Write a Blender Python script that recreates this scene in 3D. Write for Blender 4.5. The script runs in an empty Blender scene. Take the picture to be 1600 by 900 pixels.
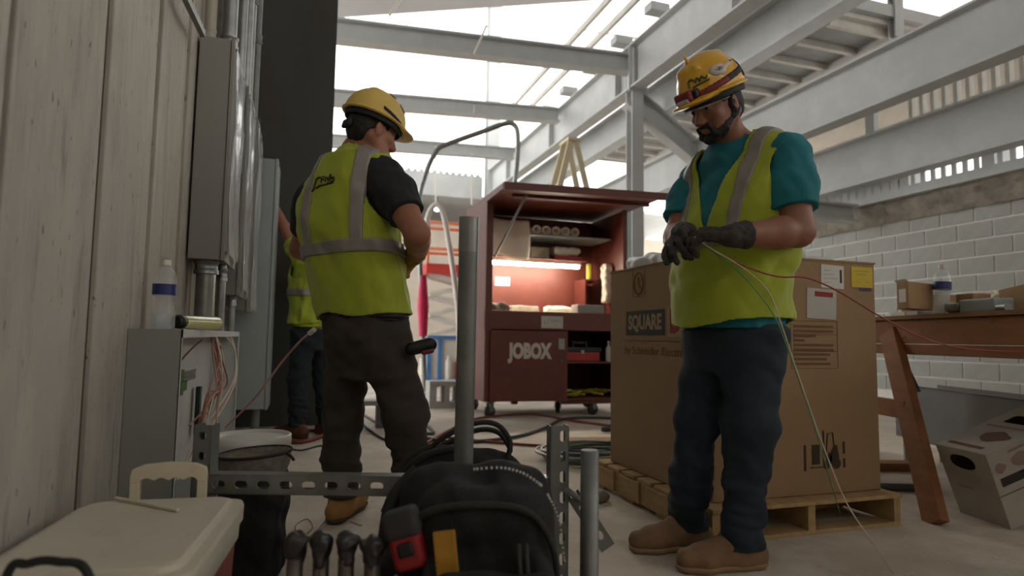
import bpy, bmesh, math, random
import numpy as np
from mathutils import Vector, Matrix
random.seed(7)
rng = np.random.default_rng(7)
S = bpy.context.scene
COL = S.collection
V = Vector

# ---------------------------------------------------------------- camera
cam_d = bpy.data.cameras.new('camera'); cam = bpy.data.objects.new('camera', cam_d); COL.objects.link(cam)
FW = V((0.312156, 0.946643, 0.080154)); UP = V((-0.039343, -0.071416, 0.99667)); RT = FW.cross(UP)
cam.matrix_world = Matrix(((RT.x, UP.x, -FW.x, 0), (RT.y, UP.y, -FW.y, 0), (RT.z, UP.z, -FW.z, .80), (0, 0, 0, 1)))
cam_d.sensor_width = 36; cam_d.lens = 36 * 970 / 1600
cam_d.clip_start = .02; cam_d.clip_end = 300
cam_d.dof.use_dof = True; cam_d.dof.focus_distance = 2.35; cam_d.dof.aperture_fstop = 2.2
S.camera = cam
# ---------------------------------------------------------------- sky, sun, exposure
w = bpy.data.worlds.new('overcast_sky'); S.world = w; w.use_nodes = True
bg = w.node_tree.nodes['Background']; bg.inputs[0].default_value = (1.0, .985, .96, 1); bg.inputs[1].default_value = 2.6
S.view_settings.view_transform = 'Standard'; S.view_settings.look = 'None'
S.view_settings.gamma = 1; S.view_settings.use_curve_mapping = False
S.view_settings.exposure = 0.5

# ---------------------------------------------------------------- materials
MATS = {}
def lin(h):
    if isinstance(h, str):
        c = [int(h[i:i+2], 16) / 255 for i in (0, 2, 4)]
        return tuple(x / 12.92 if x <= .04045 else ((x + .055) / 1.055) ** 2.4 for x in c)
    return h
def M(name, col, rough=.6, metal=0, var=.12, scale=6, bump=0, bscale=40, stretch=(1, 1, 1), col2=None, fac=(.35, .65), **kw):
    """Principled material, colour broken up with noise in object space."""
    m = bpy.data.materials.new(name); m.use_nodes = True; MATS[name] = m
    nt = m.node_tree; N = nt.nodes; L = nt.links; b = N['Principled BSDF']
    c = lin(col); b.inputs['Roughness'].default_value = rough; b.inputs['Metallic'].default_value = metal
    for k, v in kw.items(): b.inputs[k].default_value = v
    tc = N.new('ShaderNodeTexCoord'); mp = N.new('ShaderNodeMapping'); mp.inputs['Scale'].default_value = stretch
    L.new(tc.outputs['Object'], mp.inputs[0])
    nz = N.new('ShaderNodeTexNoise'); nz.inputs['Scale'].default_value = scale; nz.inputs['Detail'].default_value = 6
    nz.inputs['Roughness'].default_value = .6
    L.new(mp.outputs[0], nz.inputs[0])
    rp = N.new('ShaderNodeValToRGB')
    c2 = lin(col2) if col2 else tuple(min(1, x * (1 + var)) for x in c)
    c1 = c if col2 else tuple(x * (1 - var) for x in c)
    rp.color_ramp.elements[0].position = fac[0]; rp.color_ramp.elements[1].position = fac[1]
    rp.color_ramp.elements[0].color = (*c1, 1); rp.color_ramp.elements[1].color = (*c2, 1)
    L.new(nz.outputs[0], rp.inputs[0]); L.new(rp.outputs[0], b.inputs['Base Color'])
    if bump:
        n2 = N.new('ShaderNodeTexNoise'); n2.inputs['Scale'].default_value = bscale; n2.inputs['Detail'].default_value = 5
        L.new(mp.outputs[0], n2.inputs[0])
        bp = N.new('ShaderNodeBump'); bp.inputs['Strength'].default_value = bump; bp.inputs['Distance'].default_value = .01
        L.new(n2.outputs[0], bp.inputs['Height']); L.new(bp.outputs[0], b.inputs['Normal'])
    return m
def layer(m, col, scale, lo, hi, stretch=(1, 1, 1), amount=1.0, rough=None):
    """Add a stain or wear layer, its own noise mask, over a material's colour."""
    nt = m.node_tree; N = nt.nodes; L = nt.links; b = N['Principled BSDF']
    src = b.inputs['Base Color'].links[0].from_socket
    tc = N.new('ShaderNodeTexCoord'); mp = N.new('ShaderNodeMapping'); mp.inputs['Scale'].default_value = stretch
    mp.inputs['Location'].default_value = (random.random() * 9, random.random() * 9, random.random() * 9)
    nz = N.new('ShaderNodeTexNoise'); nz.inputs['Scale'].default_value = scale; nz.inputs['Detail'].default_value = 8; nz.inputs['Roughness'].default_value = .65
    rp = N.new('ShaderNodeValToRGB'); rp.color_ramp.elements[0].position = lo; rp.color_ramp.elements[1].position = hi
    rp.color_ramp.elements[0].color = (0, 0, 0, 1); rp.color_ramp.elements[1].color = (amount, amount, amount, 1)
    mx = N.new('ShaderNodeMixRGB'); mx.inputs[2].default_value = (*lin(col), 1)
    L.new(tc.outputs['Object'], mp.inputs[0]); L.new(mp.outputs[0], nz.inputs[0]); L.new(nz.outputs[0], rp.inputs[0])
    L.new(rp.outputs[0], mx.inputs[0]); L.new(src, mx.inputs[1]); L.new(mx.outputs[0], b.inputs['Base Color'])
    return m
def emit(name, col, strength):
    m = M(name, col, .5); b = m.node_tree.nodes['Principled BSDF']
    b.inputs['Emission Color'].default_value = (*lin(col), 1); b.inputs['Emission Strength'].default_value = strength
    return m

# ---------------------------------------------------------------- mesh builder
def cat_frame(d):
    d = V(d).normalized(); a = V((0, 0, 1)) if abs(d.z) < .95 else V((1, 0, 0))
    x = a.cross(d).normalized(); return x, d.cross(x).normalized(), d
class MB:
    def __init__(s): s.v = []; s.f = []; s.sm = []
    def add(s, vs, fs, smooth=False, M4=None):
        n = len(s.v)
        s.v += [tuple(M4 @ V(p)) if M4 else tuple(p) for p in vs]
        s.f += [tuple(i + n for i in f) for f in fs]; s.sm += [smooth] * len(fs); return s
    def box(s, lo, hi, M4=None, bev=0):
        (a, b, c), (d, e, g) = lo, hi
        if a > d: a, d = d, a
        if b > e: b, e = e, b
        if c > g: c, g = g, c
        if bev:
            bm = bmesh.new(); bmesh.ops.create_cube(bm, size=1)
            for v in bm.verts: v.co = V(((a + d) / 2 + v.co.x * (d - a), (b + e) / 2 + v.co.y * (e - b), (c + g) / 2 + v.co.z * (g - c)))
            bmesh.ops.bevel(bm, geom=bm.edges[:], offset=bev, segments=2, affect='EDGES', profile=.6)
            bm.verts.index_update()
            s.add([v.co[:] for v in bm.verts], [[v.index for v in f.verts] for f in bm.faces], False, M4); bm.free(); return s
        return s.add([(a, b, c), (d, b, c), (d, e, c), (a, e, c), (a, b, g), (d, b, g), (d, e, g), (a, e, g)],
                     [(3, 2, 1, 0), (4, 5, 6, 7), (0, 1, 5, 4), (1, 2, 6, 5), (2, 3, 7, 6), (3, 0, 4, 7)], False, M4)
    def hexa(s, p):   # 8 corners: bottom 4 CCW, top 4 CCW
        return s.add(p, [(3, 2, 1, 0), (4, 5, 6, 7), (0, 1, 5, 4), (1, 2, 6, 5), (2, 3, 7, 6), (3, 0, 4, 7)])
    def bar(s, a, b, wx, wy, up=None):  # rectangular bar from a to b
        a, b = V(a), V(b); x, y, d = cat_frame(b - a)
        if up is not None:
            y = V(up); y = (y - d * y.dot(d)).normalized(); x = y.cross(d)
        c = [a + x * sx * wx / 2 + y * sy * wy / 2 for sx, sy in ((-1, -1), (1, -1), (1, 1), (-1, 1))]
        e = [p + (b - a) for p in c]
        return s.hexa([p[:] for p in c + e])
    def tube(s, pts, r, n=8, cap=True, closed=False, rs=None):
        pts = [V(p) for p in pts]; m = len(pts); x = None; base = len(s.v); rings = []
        for i, p in enumerate(pts):
            if closed: t = pts[(i + 1) % m] - pts[i - 1]
            else: t = pts[min(i + 1, m - 1)] - pts[max(i - 1, 0)]
            if t.length < 1e-9: t = V((0, 0, 1))
            t.normalize()
            if x is None: x = cat_frame(t)[0]
            else:
                x = x - t * x.dot(t)
                x = x.normalized() if x.length > 1e-6 else cat_frame(t)[0]
            y = t.cross(x); rr = rs[i] if rs else r
            rings.append([(p + (x * math.cos(a) + y * math.sin(a)) * rr)[:] for a in (2 * math.pi * k / n for k in range(n))])
        vs = [q for rg in rings for q in rg]; fs = []
        for i in range(m if closed else m - 1):
            j = (i + 1) % m
            for k in range(n): fs.append((i * n + k, i * n + (k + 1) % n, j * n + (k + 1) % n, j * n + k))
        s.add(vs, fs, True)
        if cap and not closed:
            s.add(rings[0], [tuple(range(n))[::-1]]); s.add(rings[-1], [tuple(range(n))])
        return s
    def lathe(s, prof, loc=(0, 0, 0), n=24, M4=None, smooth=True):  # prof [(r,z)...]
        vs = []; fs = []; loc = V(loc)
        for r, z in prof:
            for k in range(n):
                a = 2 * math.pi * k / n; vs.append((loc.x + r * math.cos(a), loc.y + r * math.sin(a), loc.z + z))
        for i in range(len(prof) - 1):
            for k in range(n): fs.append((i * n + k, i * n + (k + 1) % n, (i + 1) * n + (k + 1) % n, (i + 1) * n + k))
        s.add(vs, fs, smooth, M4); m = len(prof)
        s.add(vs[:n], [tuple(range(n))[::-1]], False, M4); s.add(vs[(m - 1) * n:], [tuple(range(n))], False, M4)
        return s
    def prism(s, poly, h, M4=None):   # poly in xy (CCW), extruded z 0..h
        n = len(poly)
        return s.add([(x, y, 0) for x, y in poly] + [(x, y, h) for x, y in poly],
              [tuple(range(n))[::-1], tuple(range(n, 2 * n))] + [(i, (i + 1) % n, n + (i + 1) % n, n + i) for i in range(n)], False, M4)
    def mesh(s, name):
        me = bpy.data.meshes.new(name); me.from_pydata(s.v, [], s.f); me.polygons.foreach_set('use_smooth', s.sm)
        me.validate(); me.update(); return me
    def build(s, name, mat, parent=None, bevel=0, label=None):
        return obj(name, s.mesh(name), mat, parent, bevel, label)
INV = {}
def obj(name, me, mat, parent=None, bevel=0, label=None):
    """Link a mesh whose vertices are in world space (or in the local space of a LOCAL thing)."""
    o = bpy.data.objects.new(name, me); COL.objects.link(o)
    if mat is not None and not me.materials: me.materials.append(MATS[mat] if isinstance(mat, str) else mat)
    if parent is not None:
        o.parent = parent
        if parent.name in INV: o.matrix_parent_inverse = INV[parent.name]
        INV[o.name] = Matrix.Identity(4)
    else: INV[o.name] = Matrix.Identity(4)
    if bevel:
        md = o.modifiers.new('bevel', 'BEVEL'); md.width = bevel; md.segments = 2; md.limit_method = 'ANGLE'
    if label: o['label'] = label
    return o
def thing(name, label, cat, loc=(0, 0, 0), group=None, local=False, rotz=0):
    o = bpy.data.objects.new(name, None); COL.objects.link(o); o.location = loc; o.rotation_euler = (0, 0, rotz); o.empty_display_size = .05
    o['label'] = label; o['category'] = cat
    if group: o['group'] = group
    INV[o.name] = Matrix.Identity(4) if local else Matrix.Translation(loc).inverted()
    return o
def tag(o, label, cat, group=None, kind=None):
    o['label'] = label; o['category'] = cat
    if group: o['group'] = group
    if kind: o['kind'] = kind
    return o
def struct(o, label=None):
    o['kind'] = 'structure'
    if label: o['label'] = label
    return o
def frame(o, x, y, z=None):
    x = V(x).normalized(); y = V(y); y = (y - x * y.dot(x)).normalized(); z = x.cross(y)
    return Matrix(((x.x, y.x, z.x, o[0]), (x.y, y.y, z.y, o[1]), (x.z, y.z, z.z, o[2]), (0, 0, 0, 1)))
def text(name, body, mat, parent, M4, size, width=None, extrude=.0006, align='CENTER', bold=0.0):
    cu = bpy.data.curves.new('lettering', 'FONT'); cu.body = body; cu.size = size; cu.extrude = extrude; cu.offset = bold; cu.align_x = align; cu.align_y = 'CENTER'; cu.resolution_u = 3
    t = bpy.data.objects.new('lettering', cu); COL.objects.link(t)
    bpy.context.view_layer.update()
    me = bpy.data.meshes.new_from_object(t.evaluated_get(bpy.context.evaluated_depsgraph_get()))
    bpy.data.objects.remove(t)
    xs = [v.co.x for v in me.vertices]; k = (width / (max(xs) - min(xs))) if width and xs else 1
    me.transform(Matrix.Diagonal((k, 1, 1, 1))); me.transform(M4); me.materials.clear()
    return obj(name, me, mat, parent)
def curve_pts(pts, n=8, closed=False):   # Catmull-Rom
    P = [V(p) for p in pts]; out = []; m = len(P)
    for i in range(m if closed else m - 1):
        g = lambda k: P[k % m] if closed else P[max(0, min(m - 1, k))]
        p0, p1, p2, p3 = g(i - 1), g(i), g(i + 1), g(i + 2)
        for j in range(n):
            t = j / n
            out.append(.5 * ((2 * p1) + (p2 - p0) * t + (2 * p0 - 5 * p1 + 4 * p2 - p3) * t * t + (3 * p1 - p0 - 3 * p2 + p3) * t ** 3))
    if not closed: out.append(P[-1])
    return out

# ---------------------------------------------------------------- signed-distance modelling (surface nets)
class SDF:
    def __init__(s, lo, hi, h):
        s.lo = np.array(lo, float); s.h = h
        s.n = (np.ceil((np.array(hi) - s.lo) / h)).astype(int) + 1
        s.d = np.full(tuple(s.n), 1.0, np.float32)
        s.ax = [s.lo[i] + np.arange(s.n[i]) * h for i in range(3)]
    def grid(s, lo, hi):
        a = np.clip(((np.array(lo) - s.lo) / s.h).astype(int) - 1, 0, s.n - 1); b = np.clip(((np.array(hi) - s.lo) / s.h).astype(int) + 3, 1, s.n)
        sl = tuple(slice(int(a[i]), int(b[i])) for i in range(3))
        X, Y, Z = np.meshgrid(s.ax[0][sl[0]], s.ax[1][sl[1]], s.ax[2][sl[2]], indexing='ij')
        return sl, X, Y, Z
    def put(s, sl, d, k, op):
        e = s.d[sl]
        if op == 'add':
            if k > 0:
                h = np.clip(.5 + .5 * (e - d) / k, 0, 1); s.d[sl] = e * (1 - h) + d * h - k * h * (1 - h)
            else: s.d[sl] = np.minimum(e, d)
        elif op == 'sub':
            d = -d
            if k > 0:
                h = np.clip(.5 - .5 * (e - d) / k, 0, 1); s.d[sl] = e * (1 - h) + d * h + k * h * (1 - h)
            else: s.d[sl] = np.maximum(e, d)
    def cone(s, a, b, r1, r2, k=.02, op='add', flat=None):
        """tapered capsule; flat=(dir, factor) squashes the section along dir"""
        a = np.array(a, float); b = np.array(b, float); R = max(r1, r2) + k + .03
        sl, X, Y, Z = s.grid(np.minimum(a, b) - R, np.maximum(a, b) + R)
        ab = b - a; L2 = max(ab @ ab, 1e-9)
        px, py, pz = X - a[0], Y - a[1], Z - a[2]
        t = np.clip((px * ab[0] + py * ab[1] + pz * ab[2]) / L2, 0, 1)
        qx, qy, qz = px - t * ab[0], py - t * ab[1], pz - t * ab[2]
        if flat is not None:
            f = np.array(flat[0], float); f /= np.linalg.norm(f); c = (qx * f[0] + qy * f[1] + qz * f[2]) * (1 / flat[1] - 1)
            qx, qy, qz = qx + f[0] * c, qy + f[1] * c, qz + f[2] * c
            d = np.sqrt(qx * qx + qy * qy + qz * qz) - (r1 + (r2 - r1) * t); d = d * (.5 + .5 * flat[1])
        else: d = np.sqrt(qx * qx + qy * qy + qz * qz) - (r1 + (r2 - r1) * t)
        s.put(sl, d, k, op); return s
    def ell(s, c, r, ax=None, k=.02, op='add'):
        """ellipsoid, ax = 3 unit axes"""
        c = np.array(c, float); r = np.array(r, float); A = np.eye(3) if ax is None else np.array(ax, float)
        R = r.max() + k + .03; sl, X, Y, Z = s.grid(c - R, c + R)
        px, py, pz = X - c[0], Y - c[1], Z - c[2]
        u = [(px * A[i, 0] + py * A[i, 1] + pz * A[i, 2]) / r[i] for i in range(3)]
        k0 = np.sqrt(u[0] ** 2 + u[1] ** 2 + u[2] ** 2); k1 = np.sqrt((u[0] / r[0]) ** 2 + (u[1] / r[1]) ** 2 + (u[2] / r[2]) ** 2)
        s.put(sl, k0 * (k0 - 1) / np.maximum(k1, 1e-6), k, op); return s
    def rbox(s, c, half, rad, ax=None, k=.02, op='add', taper=0):
        c = np.array(c, float); half = np.array(half, float); A = np.eye(3) if ax is None else np.array(ax, float)
        R = np.linalg.norm(half) + k + .02; sl, X, Y, Z = s.grid(c - R, c + R)
        px, py, pz = X - c[0], Y - c[1], Z - c[2]
        u = [px * A[i, 0] + py * A[i, 1] + pz * A[i, 2] for i in range(3)]
        sc = 1 + taper * u[2] / half[2]
        q = [np.abs(u[0]) - half[0] * sc + rad, np.abs(u[1]) - half[1] * sc + rad, np.abs(u[2]) - half[2] + rad]
        d = np.sqrt(sum(np.maximum(x, 0) ** 2 for x in q)) + np.minimum(np.maximum(np.maximum(q[0], q[1]), q[2]), 0) - rad
        s.put(sl, d, k, op); return s
    def loft(s, secs, L, F, k=.02, p=2.3):
        """torso: secs = [(centre xyz, half width along L, half depth front, half depth back)] ordered by z"""
        secs = sorted(secs, key=lambda q: q[0][2]); zs = np.array([q[0][2] for q in secs])
        cx = np.array([q[0][0] for q in secs]); cy = np.array([q[0][1] for q in secs])
        W = np.array([q[1] for q in secs]); D1 = np.array([q[2] for q in secs]); D2 = np.array([q[3] for q in secs])
        zf = np.linspace(zs[0], zs[-1], 60)
        def sm(a):
            y = np.interp(zf, zs, a); yy = np.pad(y, 4, mode='edge'); return np.convolve(yy, np.ones(9) / 9, 'valid')
        R = max(W.max(), D1.max(), D2.max()) + .08
        sl, X, Y, Z = s.grid((cx.min() - R, cy.min() - R, zs[0] - .06), (cx.max() + R, cy.max() + R, zs[-1] + .06))
        z1 = s.ax[2][sl[2]]; f = lambda a: np.interp(z1, zf, sm(a))[None, None, :]
        px, py = X - f(cx), Y - f(cy)
        u = px * L[0] + py * L[1]; v = px * F[0] + py * F[1]
        w = f(W); dd = np.where(v > 0, f(D1), f(D2))
        e = (np.abs(u / w) ** p + np.abs(v / dd) ** p) ** (1 / p)
        d = (e - 1) * np.minimum(w, dd) * .95
        zc = np.maximum(zs[0] - Z, Z - zs[-1]); 
        d = np.where(zc > 0, np.sqrt(np.maximum(d, 0) ** 2 + zc ** 2) + np.minimum(d, 0) * 0, np.maximum(d, zc))
        s.put(sl, d.astype(np.float32), k, 'add'); return s
    def warp(s, amp, freq, seed=0, mask=None, stretch=(1, 1, 1)):
        """cloth folds and lumps"""
        r = np.random.default_rng(seed)
        X, Y, Z = np.meshgrid(*[a * freq * q for a, q in zip(s.ax, stretch)], indexing='ij', sparse=True)
        d = 0
        for i in range(5):
            k = r.normal(size=3); k /= np.linalg.norm(k); k *= (.6 + .5 * i); ph = r.uniform(0, 6.28, 3)
            q = k[0] * X + k[1] * Y + k[2] * Z
            k2 = r.normal(size=3)
            d = d + np.sin(q + 1.3 * np.sin(.7 * (k2[0] * X + k2[1] * Y + k2[2] * Z) + ph[0]) + ph[1]) / (1 + .5 * i)
        d = amp * d
        if mask is not None: d = d * mask(*np.meshgrid(*s.ax, indexing='ij', sparse=True))
        s.d = s.d + d.astype(np.float32); return s
    def plane(s, p, n, k=0):
        """keep the half space where (x-p).n < 0"""
        n = np.array(n, float); n /= np.linalg.norm(n)
        X, Y, Z = np.meshgrid(*s.ax, indexing='ij', sparse=True)
        d = ((X - p[0]) * n[0] + (Y - p[1]) * n[1] + (Z - p[2]) * n[2]).astype(np.float32)
        if k > 0:
            h = np.clip(.5 - .5 * (s.d - d) / k, 0, 1); s.d = s.d * (1 - h) + d * h + k * h * (1 - h)
        else: s.d = np.maximum(s.d, d)
        return s
    def band(s, p, n, half):
        s.plane(np.array(p) + np.array(n) / np.linalg.norm(n) * half, n); s.plane(np.array(p) - np.array(n) / np.linalg.norm(n) * half, -np.array(n)); return s
    def shell(s, t): s.d = np.abs(s.d) - t; return s
    def inter(s, d): s.d = np.maximum(s.d, d.astype(np.float32)); return s
    def copy(s):
        c = SDF.__new__(SDF); c.lo, c.h, c.n, c.ax = s.lo, s.h, s.n, s.ax; c.d = s.d.copy(); return c
    def off(s, o): s.d = s.d - o; return s
    def mesh(s, name, smooth=1, keep=None):
        d = s.d.copy()
        for ax in range(3):
            for e in (0, -1):
                i = [slice(None)] * 3; i[ax] = e; d[tuple(i)] = np.maximum(d[tuple(i)], .001)
        neg = d < 0
        n = d.shape; acc = np.zeros((n[0]-1, n[1]-1, n[2]-1), np.int8)
        for i in (0, 1):
            for j in (0, 1):
                for k in (0, 1): acc += neg[i:n[0]-1+i, j:n[1]-1+j, k:n[2]-1+k]
        cells = np.argwhere((acc > 0) & (acc < 8))
        idx = np.full(acc.shape, -1, np.int32); idx[tuple(cells.T)] = np.arange(len(cells))
        P = np.zeros((len(cells), 3)); cnt = np.zeros(len(cells))
        cor = [(i, j, k) for i in (0, 1) for j in (0, 1) for k in (0, 1)]
        vals = {c: d[cells[:, 0] + c[0], cells[:, 1] + c[1], cells[:, 2] + c[2]] for c in cor}
        for c in cor:
            for a in range(3):
                if c[a] == 0:
                    e = list(c); e[a] = 1; e = tuple(e); v0, v1 = vals[c], vals[e]; m = (v0 < 0) != (v1 < 0)
                    t = np.where(m, v0 / np.where(m, v0 - v1, 1), 0)
                    q = np.tile(np.array(c, float), (len(cells), 1)); q[:, a] += t
                    P += q * m[:, None]; cnt += m
        P = (cells + P / cnt[:, None]) * s.h + s.lo
        F = []
        for a in range(3):
            b, c = (a + 1) % 3, (a + 2) % 3
            s0 = [slice(None)] * 3; s1 = [slice(None)] * 3; s0[a] = slice(0, -1); s1[a] = slice(1, None)
            A = neg[tuple(s0)]; B = neg[tuple(s1)]
            for flip, mk in ((False, A & ~B), (True, B & ~A)):
                e = np.argwhere(mk); e = e[(e[:, b] > 0) & (e[:, c] > 0) & (e[:, b] < n[b] - 1) & (e[:, c] < n[c] - 1)]
                if not len(e): continue
                def cell(db, dc):
                    q = e.copy(); q[:, b] += db; q[:, c] += dc; return idx[tuple(q.T)]
                f = np.stack([cell(-1, -1), cell(0, -1), cell(0, 0), cell(-1, 0)], 1)
                F.append(f[:, ::-1] if flip else f)
        if not F: return bpy.data.meshes.new(name)
        F = np.concatenate(F)
        for _ in range(smooth):   # light Laplacian pass
            acc2 = np.zeros_like(P); c2 = np.zeros(len(P))
            for i in range(4):
                a_, b_ = F[:, i], F[:, (i + 1) % 4]
                np.add.at(acc2, a_, P[b_]); np.add.at(c2, a_, 1)
            P = P * .5 + .5 * acc2 / np.maximum(c2, 1)[:, None]
        me = bpy.data.meshes.new(name)
        me.vertices.add(len(P)); me.vertices.foreach_set('co', P.ravel())
        me.loops.add(len(F) * 4); me.loops.foreach_set('vertex_index', F.ravel().astype(np.int32))
        me.polygons.add(len(F)); me.polygons.foreach_set('loop_start', np.arange(0, len(F) * 4, 4, dtype=np.int32))
        me.polygons.foreach_set('loop_total', np.full(len(F), 4, np.int32)); me.polygons.foreach_set('use_smooth', np.ones(len(F), bool))
        me.update(calc_edges=True); me.validate(); return me
    def build(s, name, mat, parent=None, smooth=1, label=None): return obj(name, s.mesh(name, smooth), mat, parent, 0, label)

# ================================================================ materials of the place
M('wall_board', 'b1aca1', .85, var=.08, scale=2.2, stretch=(1, 1.2, .5), bump=.25, bscale=22)
layer(MATS['wall_board'], '88847b', 3, .48, .72, (1, 1.5, .35), .75); layer(MATS['wall_board'], '7d766b', 14, .55, .75, (1, 2, .12), .5); layer(MATS['wall_board'], 'c9c2b5', 2.2, .52, .72, (1, 1, .4), .6)
layer(MATS['wall_board'], '3d342b', 26, .635, .675, (1, 1.6, .5), .85); layer(MATS['wall_board'], '4a4238', 60, .67, .72, (1, 1.4, .22), .8); layer(MATS['wall_board'], '5c5347', 4, .60, .68, (1, 2.2, .3), .45)
M('joint_dark', '4c4338', .95, var=.2, scale=12)  # dark brown backing colour that shows between the boards
M('concrete_floor', 'bdb2a3', .8, var=.16, scale=1.6, bump=.25, bscale=30)
layer(MATS['concrete_floor'], 'd8d0c4', 2.2, .48, .66, amount=.75); layer(MATS['concrete_floor'], '8a8073', 7, .58, .75, amount=.5); layer(MATS['concrete_floor'], 'efe8dc', 26, .62, .72, amount=.5)
M('block', 'a9aba6', .9, var=.06, scale=9, bump=.4, bscale=90)
M('mortar', 'e2e1da', .95, var=.05)
M('rough_concrete', '8d857a', .95, var=.25, scale=5, bump=.9, bscale=14)
layer(MATS['rough_concrete'], '5f564c', 6, .52, .68, amount=.7)
M('steel_primer', 'b2b5b4', .55, var=.05, scale=3)
layer(MATS['steel_primer'], 'c6c8c6', 2, .5, .7, (1, 1, 1), .5)
M('steel_dark', '54585a', .6, var=.1, scale=3)
M('pier_dark', '444745', .8, var=.12, scale=2, stretch=(1, 1, .3)); layer(MATS['pier_dark'], '4d3a28', 2.2, .55, .75, (1, 1, .35), .6)
M('tan_wall', 'bdb2a5', .9, var=.08, scale=2)
M('roof_grey', '8f8d8b', .85, var=.06, scale=1)
M('deck_pan', '8f918f', .7, var=.1); M('pale_joist', 'c9c6bf', .7, var=.08)

# ================================================================ the building shell
fl = struct(MB().box((-9, -9, -.2), (15, 22, 0)).build('floor', 'concrete_floor'), 'dusty grey concrete floor slab')
WX = -.56
wl = struct(MB().box((-.95, -4, 0), (WX - .014, 5.85, 5.2)).build('wall_left', 'joint_dark'), 'wall of weathered pale vertical boards')
edges = [-1.0, -.4, .2, .8, 1.39, 1.968, 2.53, 2.745, 3.08, 3.20, 3.46, 3.9, 4.3, 4.75, 5.2, 5.6, 5.84]
for i in range(len(edges) - 1):
    gp_ = .024 if edges[i] < 2.6 else .013; a, b = edges[i] + gp_, edges[i + 1] - gp_; off = [.0, .004, -.004, .006, -.003][i % 5]
    lean = .018
    # each plank is a slightly out-of-plumb board with its own proudness
    MB().hexa([(WX - .03, a + lean, 0), (WX + off, a + lean, 0), (WX + off, b + lean, 0), (WX - .03, b + lean, 0),
               (WX - .03, a - lean, 5.15), (WX + off, a - lean, 5.15), (WX + off, b - lean, 5.15), (WX - .03, b - lean, 5.15)]).build('plank', 'wall_board', wl, .004)
# dark pier that ends the left wall
struct(MB().box((-1.2, 5.86, 0), (.165, 6.3, 9)).build('wall_pier', 'pier_dark'), 'dark grey pier with rust stains behind the left wall')
# block wall on the right
wr = struct(MB().box((7.21, -9, 0), (7.45, 17, 2.36)).build('wall_right', 'mortar'), 'grey concrete block wall on the right')
bmesh_block = MB().box((-.004, -.189, -.089), (.02, .189, .089), bev=.003).mesh('block')
bmesh_block.materials.append(MATS['block'])
for r in range(1, 12):
    for c in range(0, 24):
        y = 3.0 + c * .4 + (.2 if r % 2 else 0); z = r * .2 + .1
        o = bpy.data.objects.new('block', bmesh_block); COL.objects.link(o); o.parent = wr; o.location = (7.20 + random.uniform(-.002, .002), y, z)
cb = MB()
ys = np.linspace(-9, 17, 160); zs_ = np.linspace(2.36, 2.66, 7)
vv = [(7.17 + random.uniform(-.035, .035), y, z) for y in ys for z in zs_]
ff = [(i * 7 + j, i * 7 + j + 1, (i + 1) * 7 + j + 1, (i + 1) * 7 + j) for i in range(159) for j in range(6)]
cb.add(vv, ff, True); cb.box((7.2, -9, 2.36), (7.45, 17, 2.66))
struct(cb.build('trim_1', 'rough_concrete'), 'rough broken concrete band on top of the block wall')
struct(MB().box((7.08, 2, 2.66), (7.36, 7.2, 2.675)).box((7.08, 2, 2.675), (7.095, 7.2, 2.775)).build('trim_2', 'steel_primer'), 'pale steel ledger angle above the concrete band')
fm = MB().box((7.09, -.028, 2.675), (7.115, .028, 3.06)).mesh('deck_flute'); fm.materials.append(MATS['steel_primer'])
tr = struct(MB().box((7.09, 2, 3.06), (7.34, 7.2, 3.1)).build('trim_3', 'steel_primer'), 'fluted metal deck edge over the ledger angle')
for i in range(34):
    y = 3.6 + i * .128
    if y > 5.65 or i == 9:
        w_ = MB().box((7.09, y - .07, 2.675), (7.34, y + .07, 3.06)).build('deck_flute', 'steel_primer', tr)
    else:
        o = bpy.data.objects.new('deck_flute', fm); COL.objects.link(o); o.parent = tr; o.location = (0, y, 0)
struct(MB().box((8.5, 1, 3.75), (8.7, 12, 5.0)).build('wall_upper_right', 'tan_wall'), 'tan wall beyond the raised steel deck')
# far end of the hall
struct(MB().box((-6, 17, 0), (12, 17.2, 3.95)).build('wall_far', 'tan_wall'), 'tan wall at the far end of the hall')
cor = MB().box((-6, 16.4, 4.62), (4.5, 16.5, 5.25))
for i in range(60): cor.box((-6 + i * .175, 16.38, 5.25), (-6 + i * .175 + .09, 16.52, 5.31))
struct(cor.build('trim_4', 'steel_primer'), 'far edge beam with a corrugated deck on top')
struct(MB().box((-6, 16.5, 4.62), (12, 20.6, 4.72)).build('trim_5', 'steel_primer'), 'deck soffit over the gap above the far wall')
struct(MB().box((-6, 20.4, 0), (12, 20.6, 4.62)).build('wall_recess', 'tan_wall'), 'wall at the back of the gap above the far wall')
# roof slab whose edge crosses the opening on the skew
dx, dy = .8910, -.4540
e0 = (.394 - 7 * dx, 14.187 - 7 * dy); e1 = (.394 + 16 * dx, 14.187 + 16 * dy)
rf = MB().prism([(-9, -9), (15, -9), (15, 4.0), (9.0, 9.80), e0, (-9, e0[1])], .25, Matrix.Translation((0, 0, 8)))
struct(rf.build('ceiling', 'roof_grey'), 'grey roof slab over the near half of the hall')
struct(MB().box((-9, -9, 0), (15, -8.8, 7.0)).build('wall_rear', 'tan_wall'), 'plain unseen wall behind the camera, height set for the light')  # unseen wall, height shaped to limit fill light from behind

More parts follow.
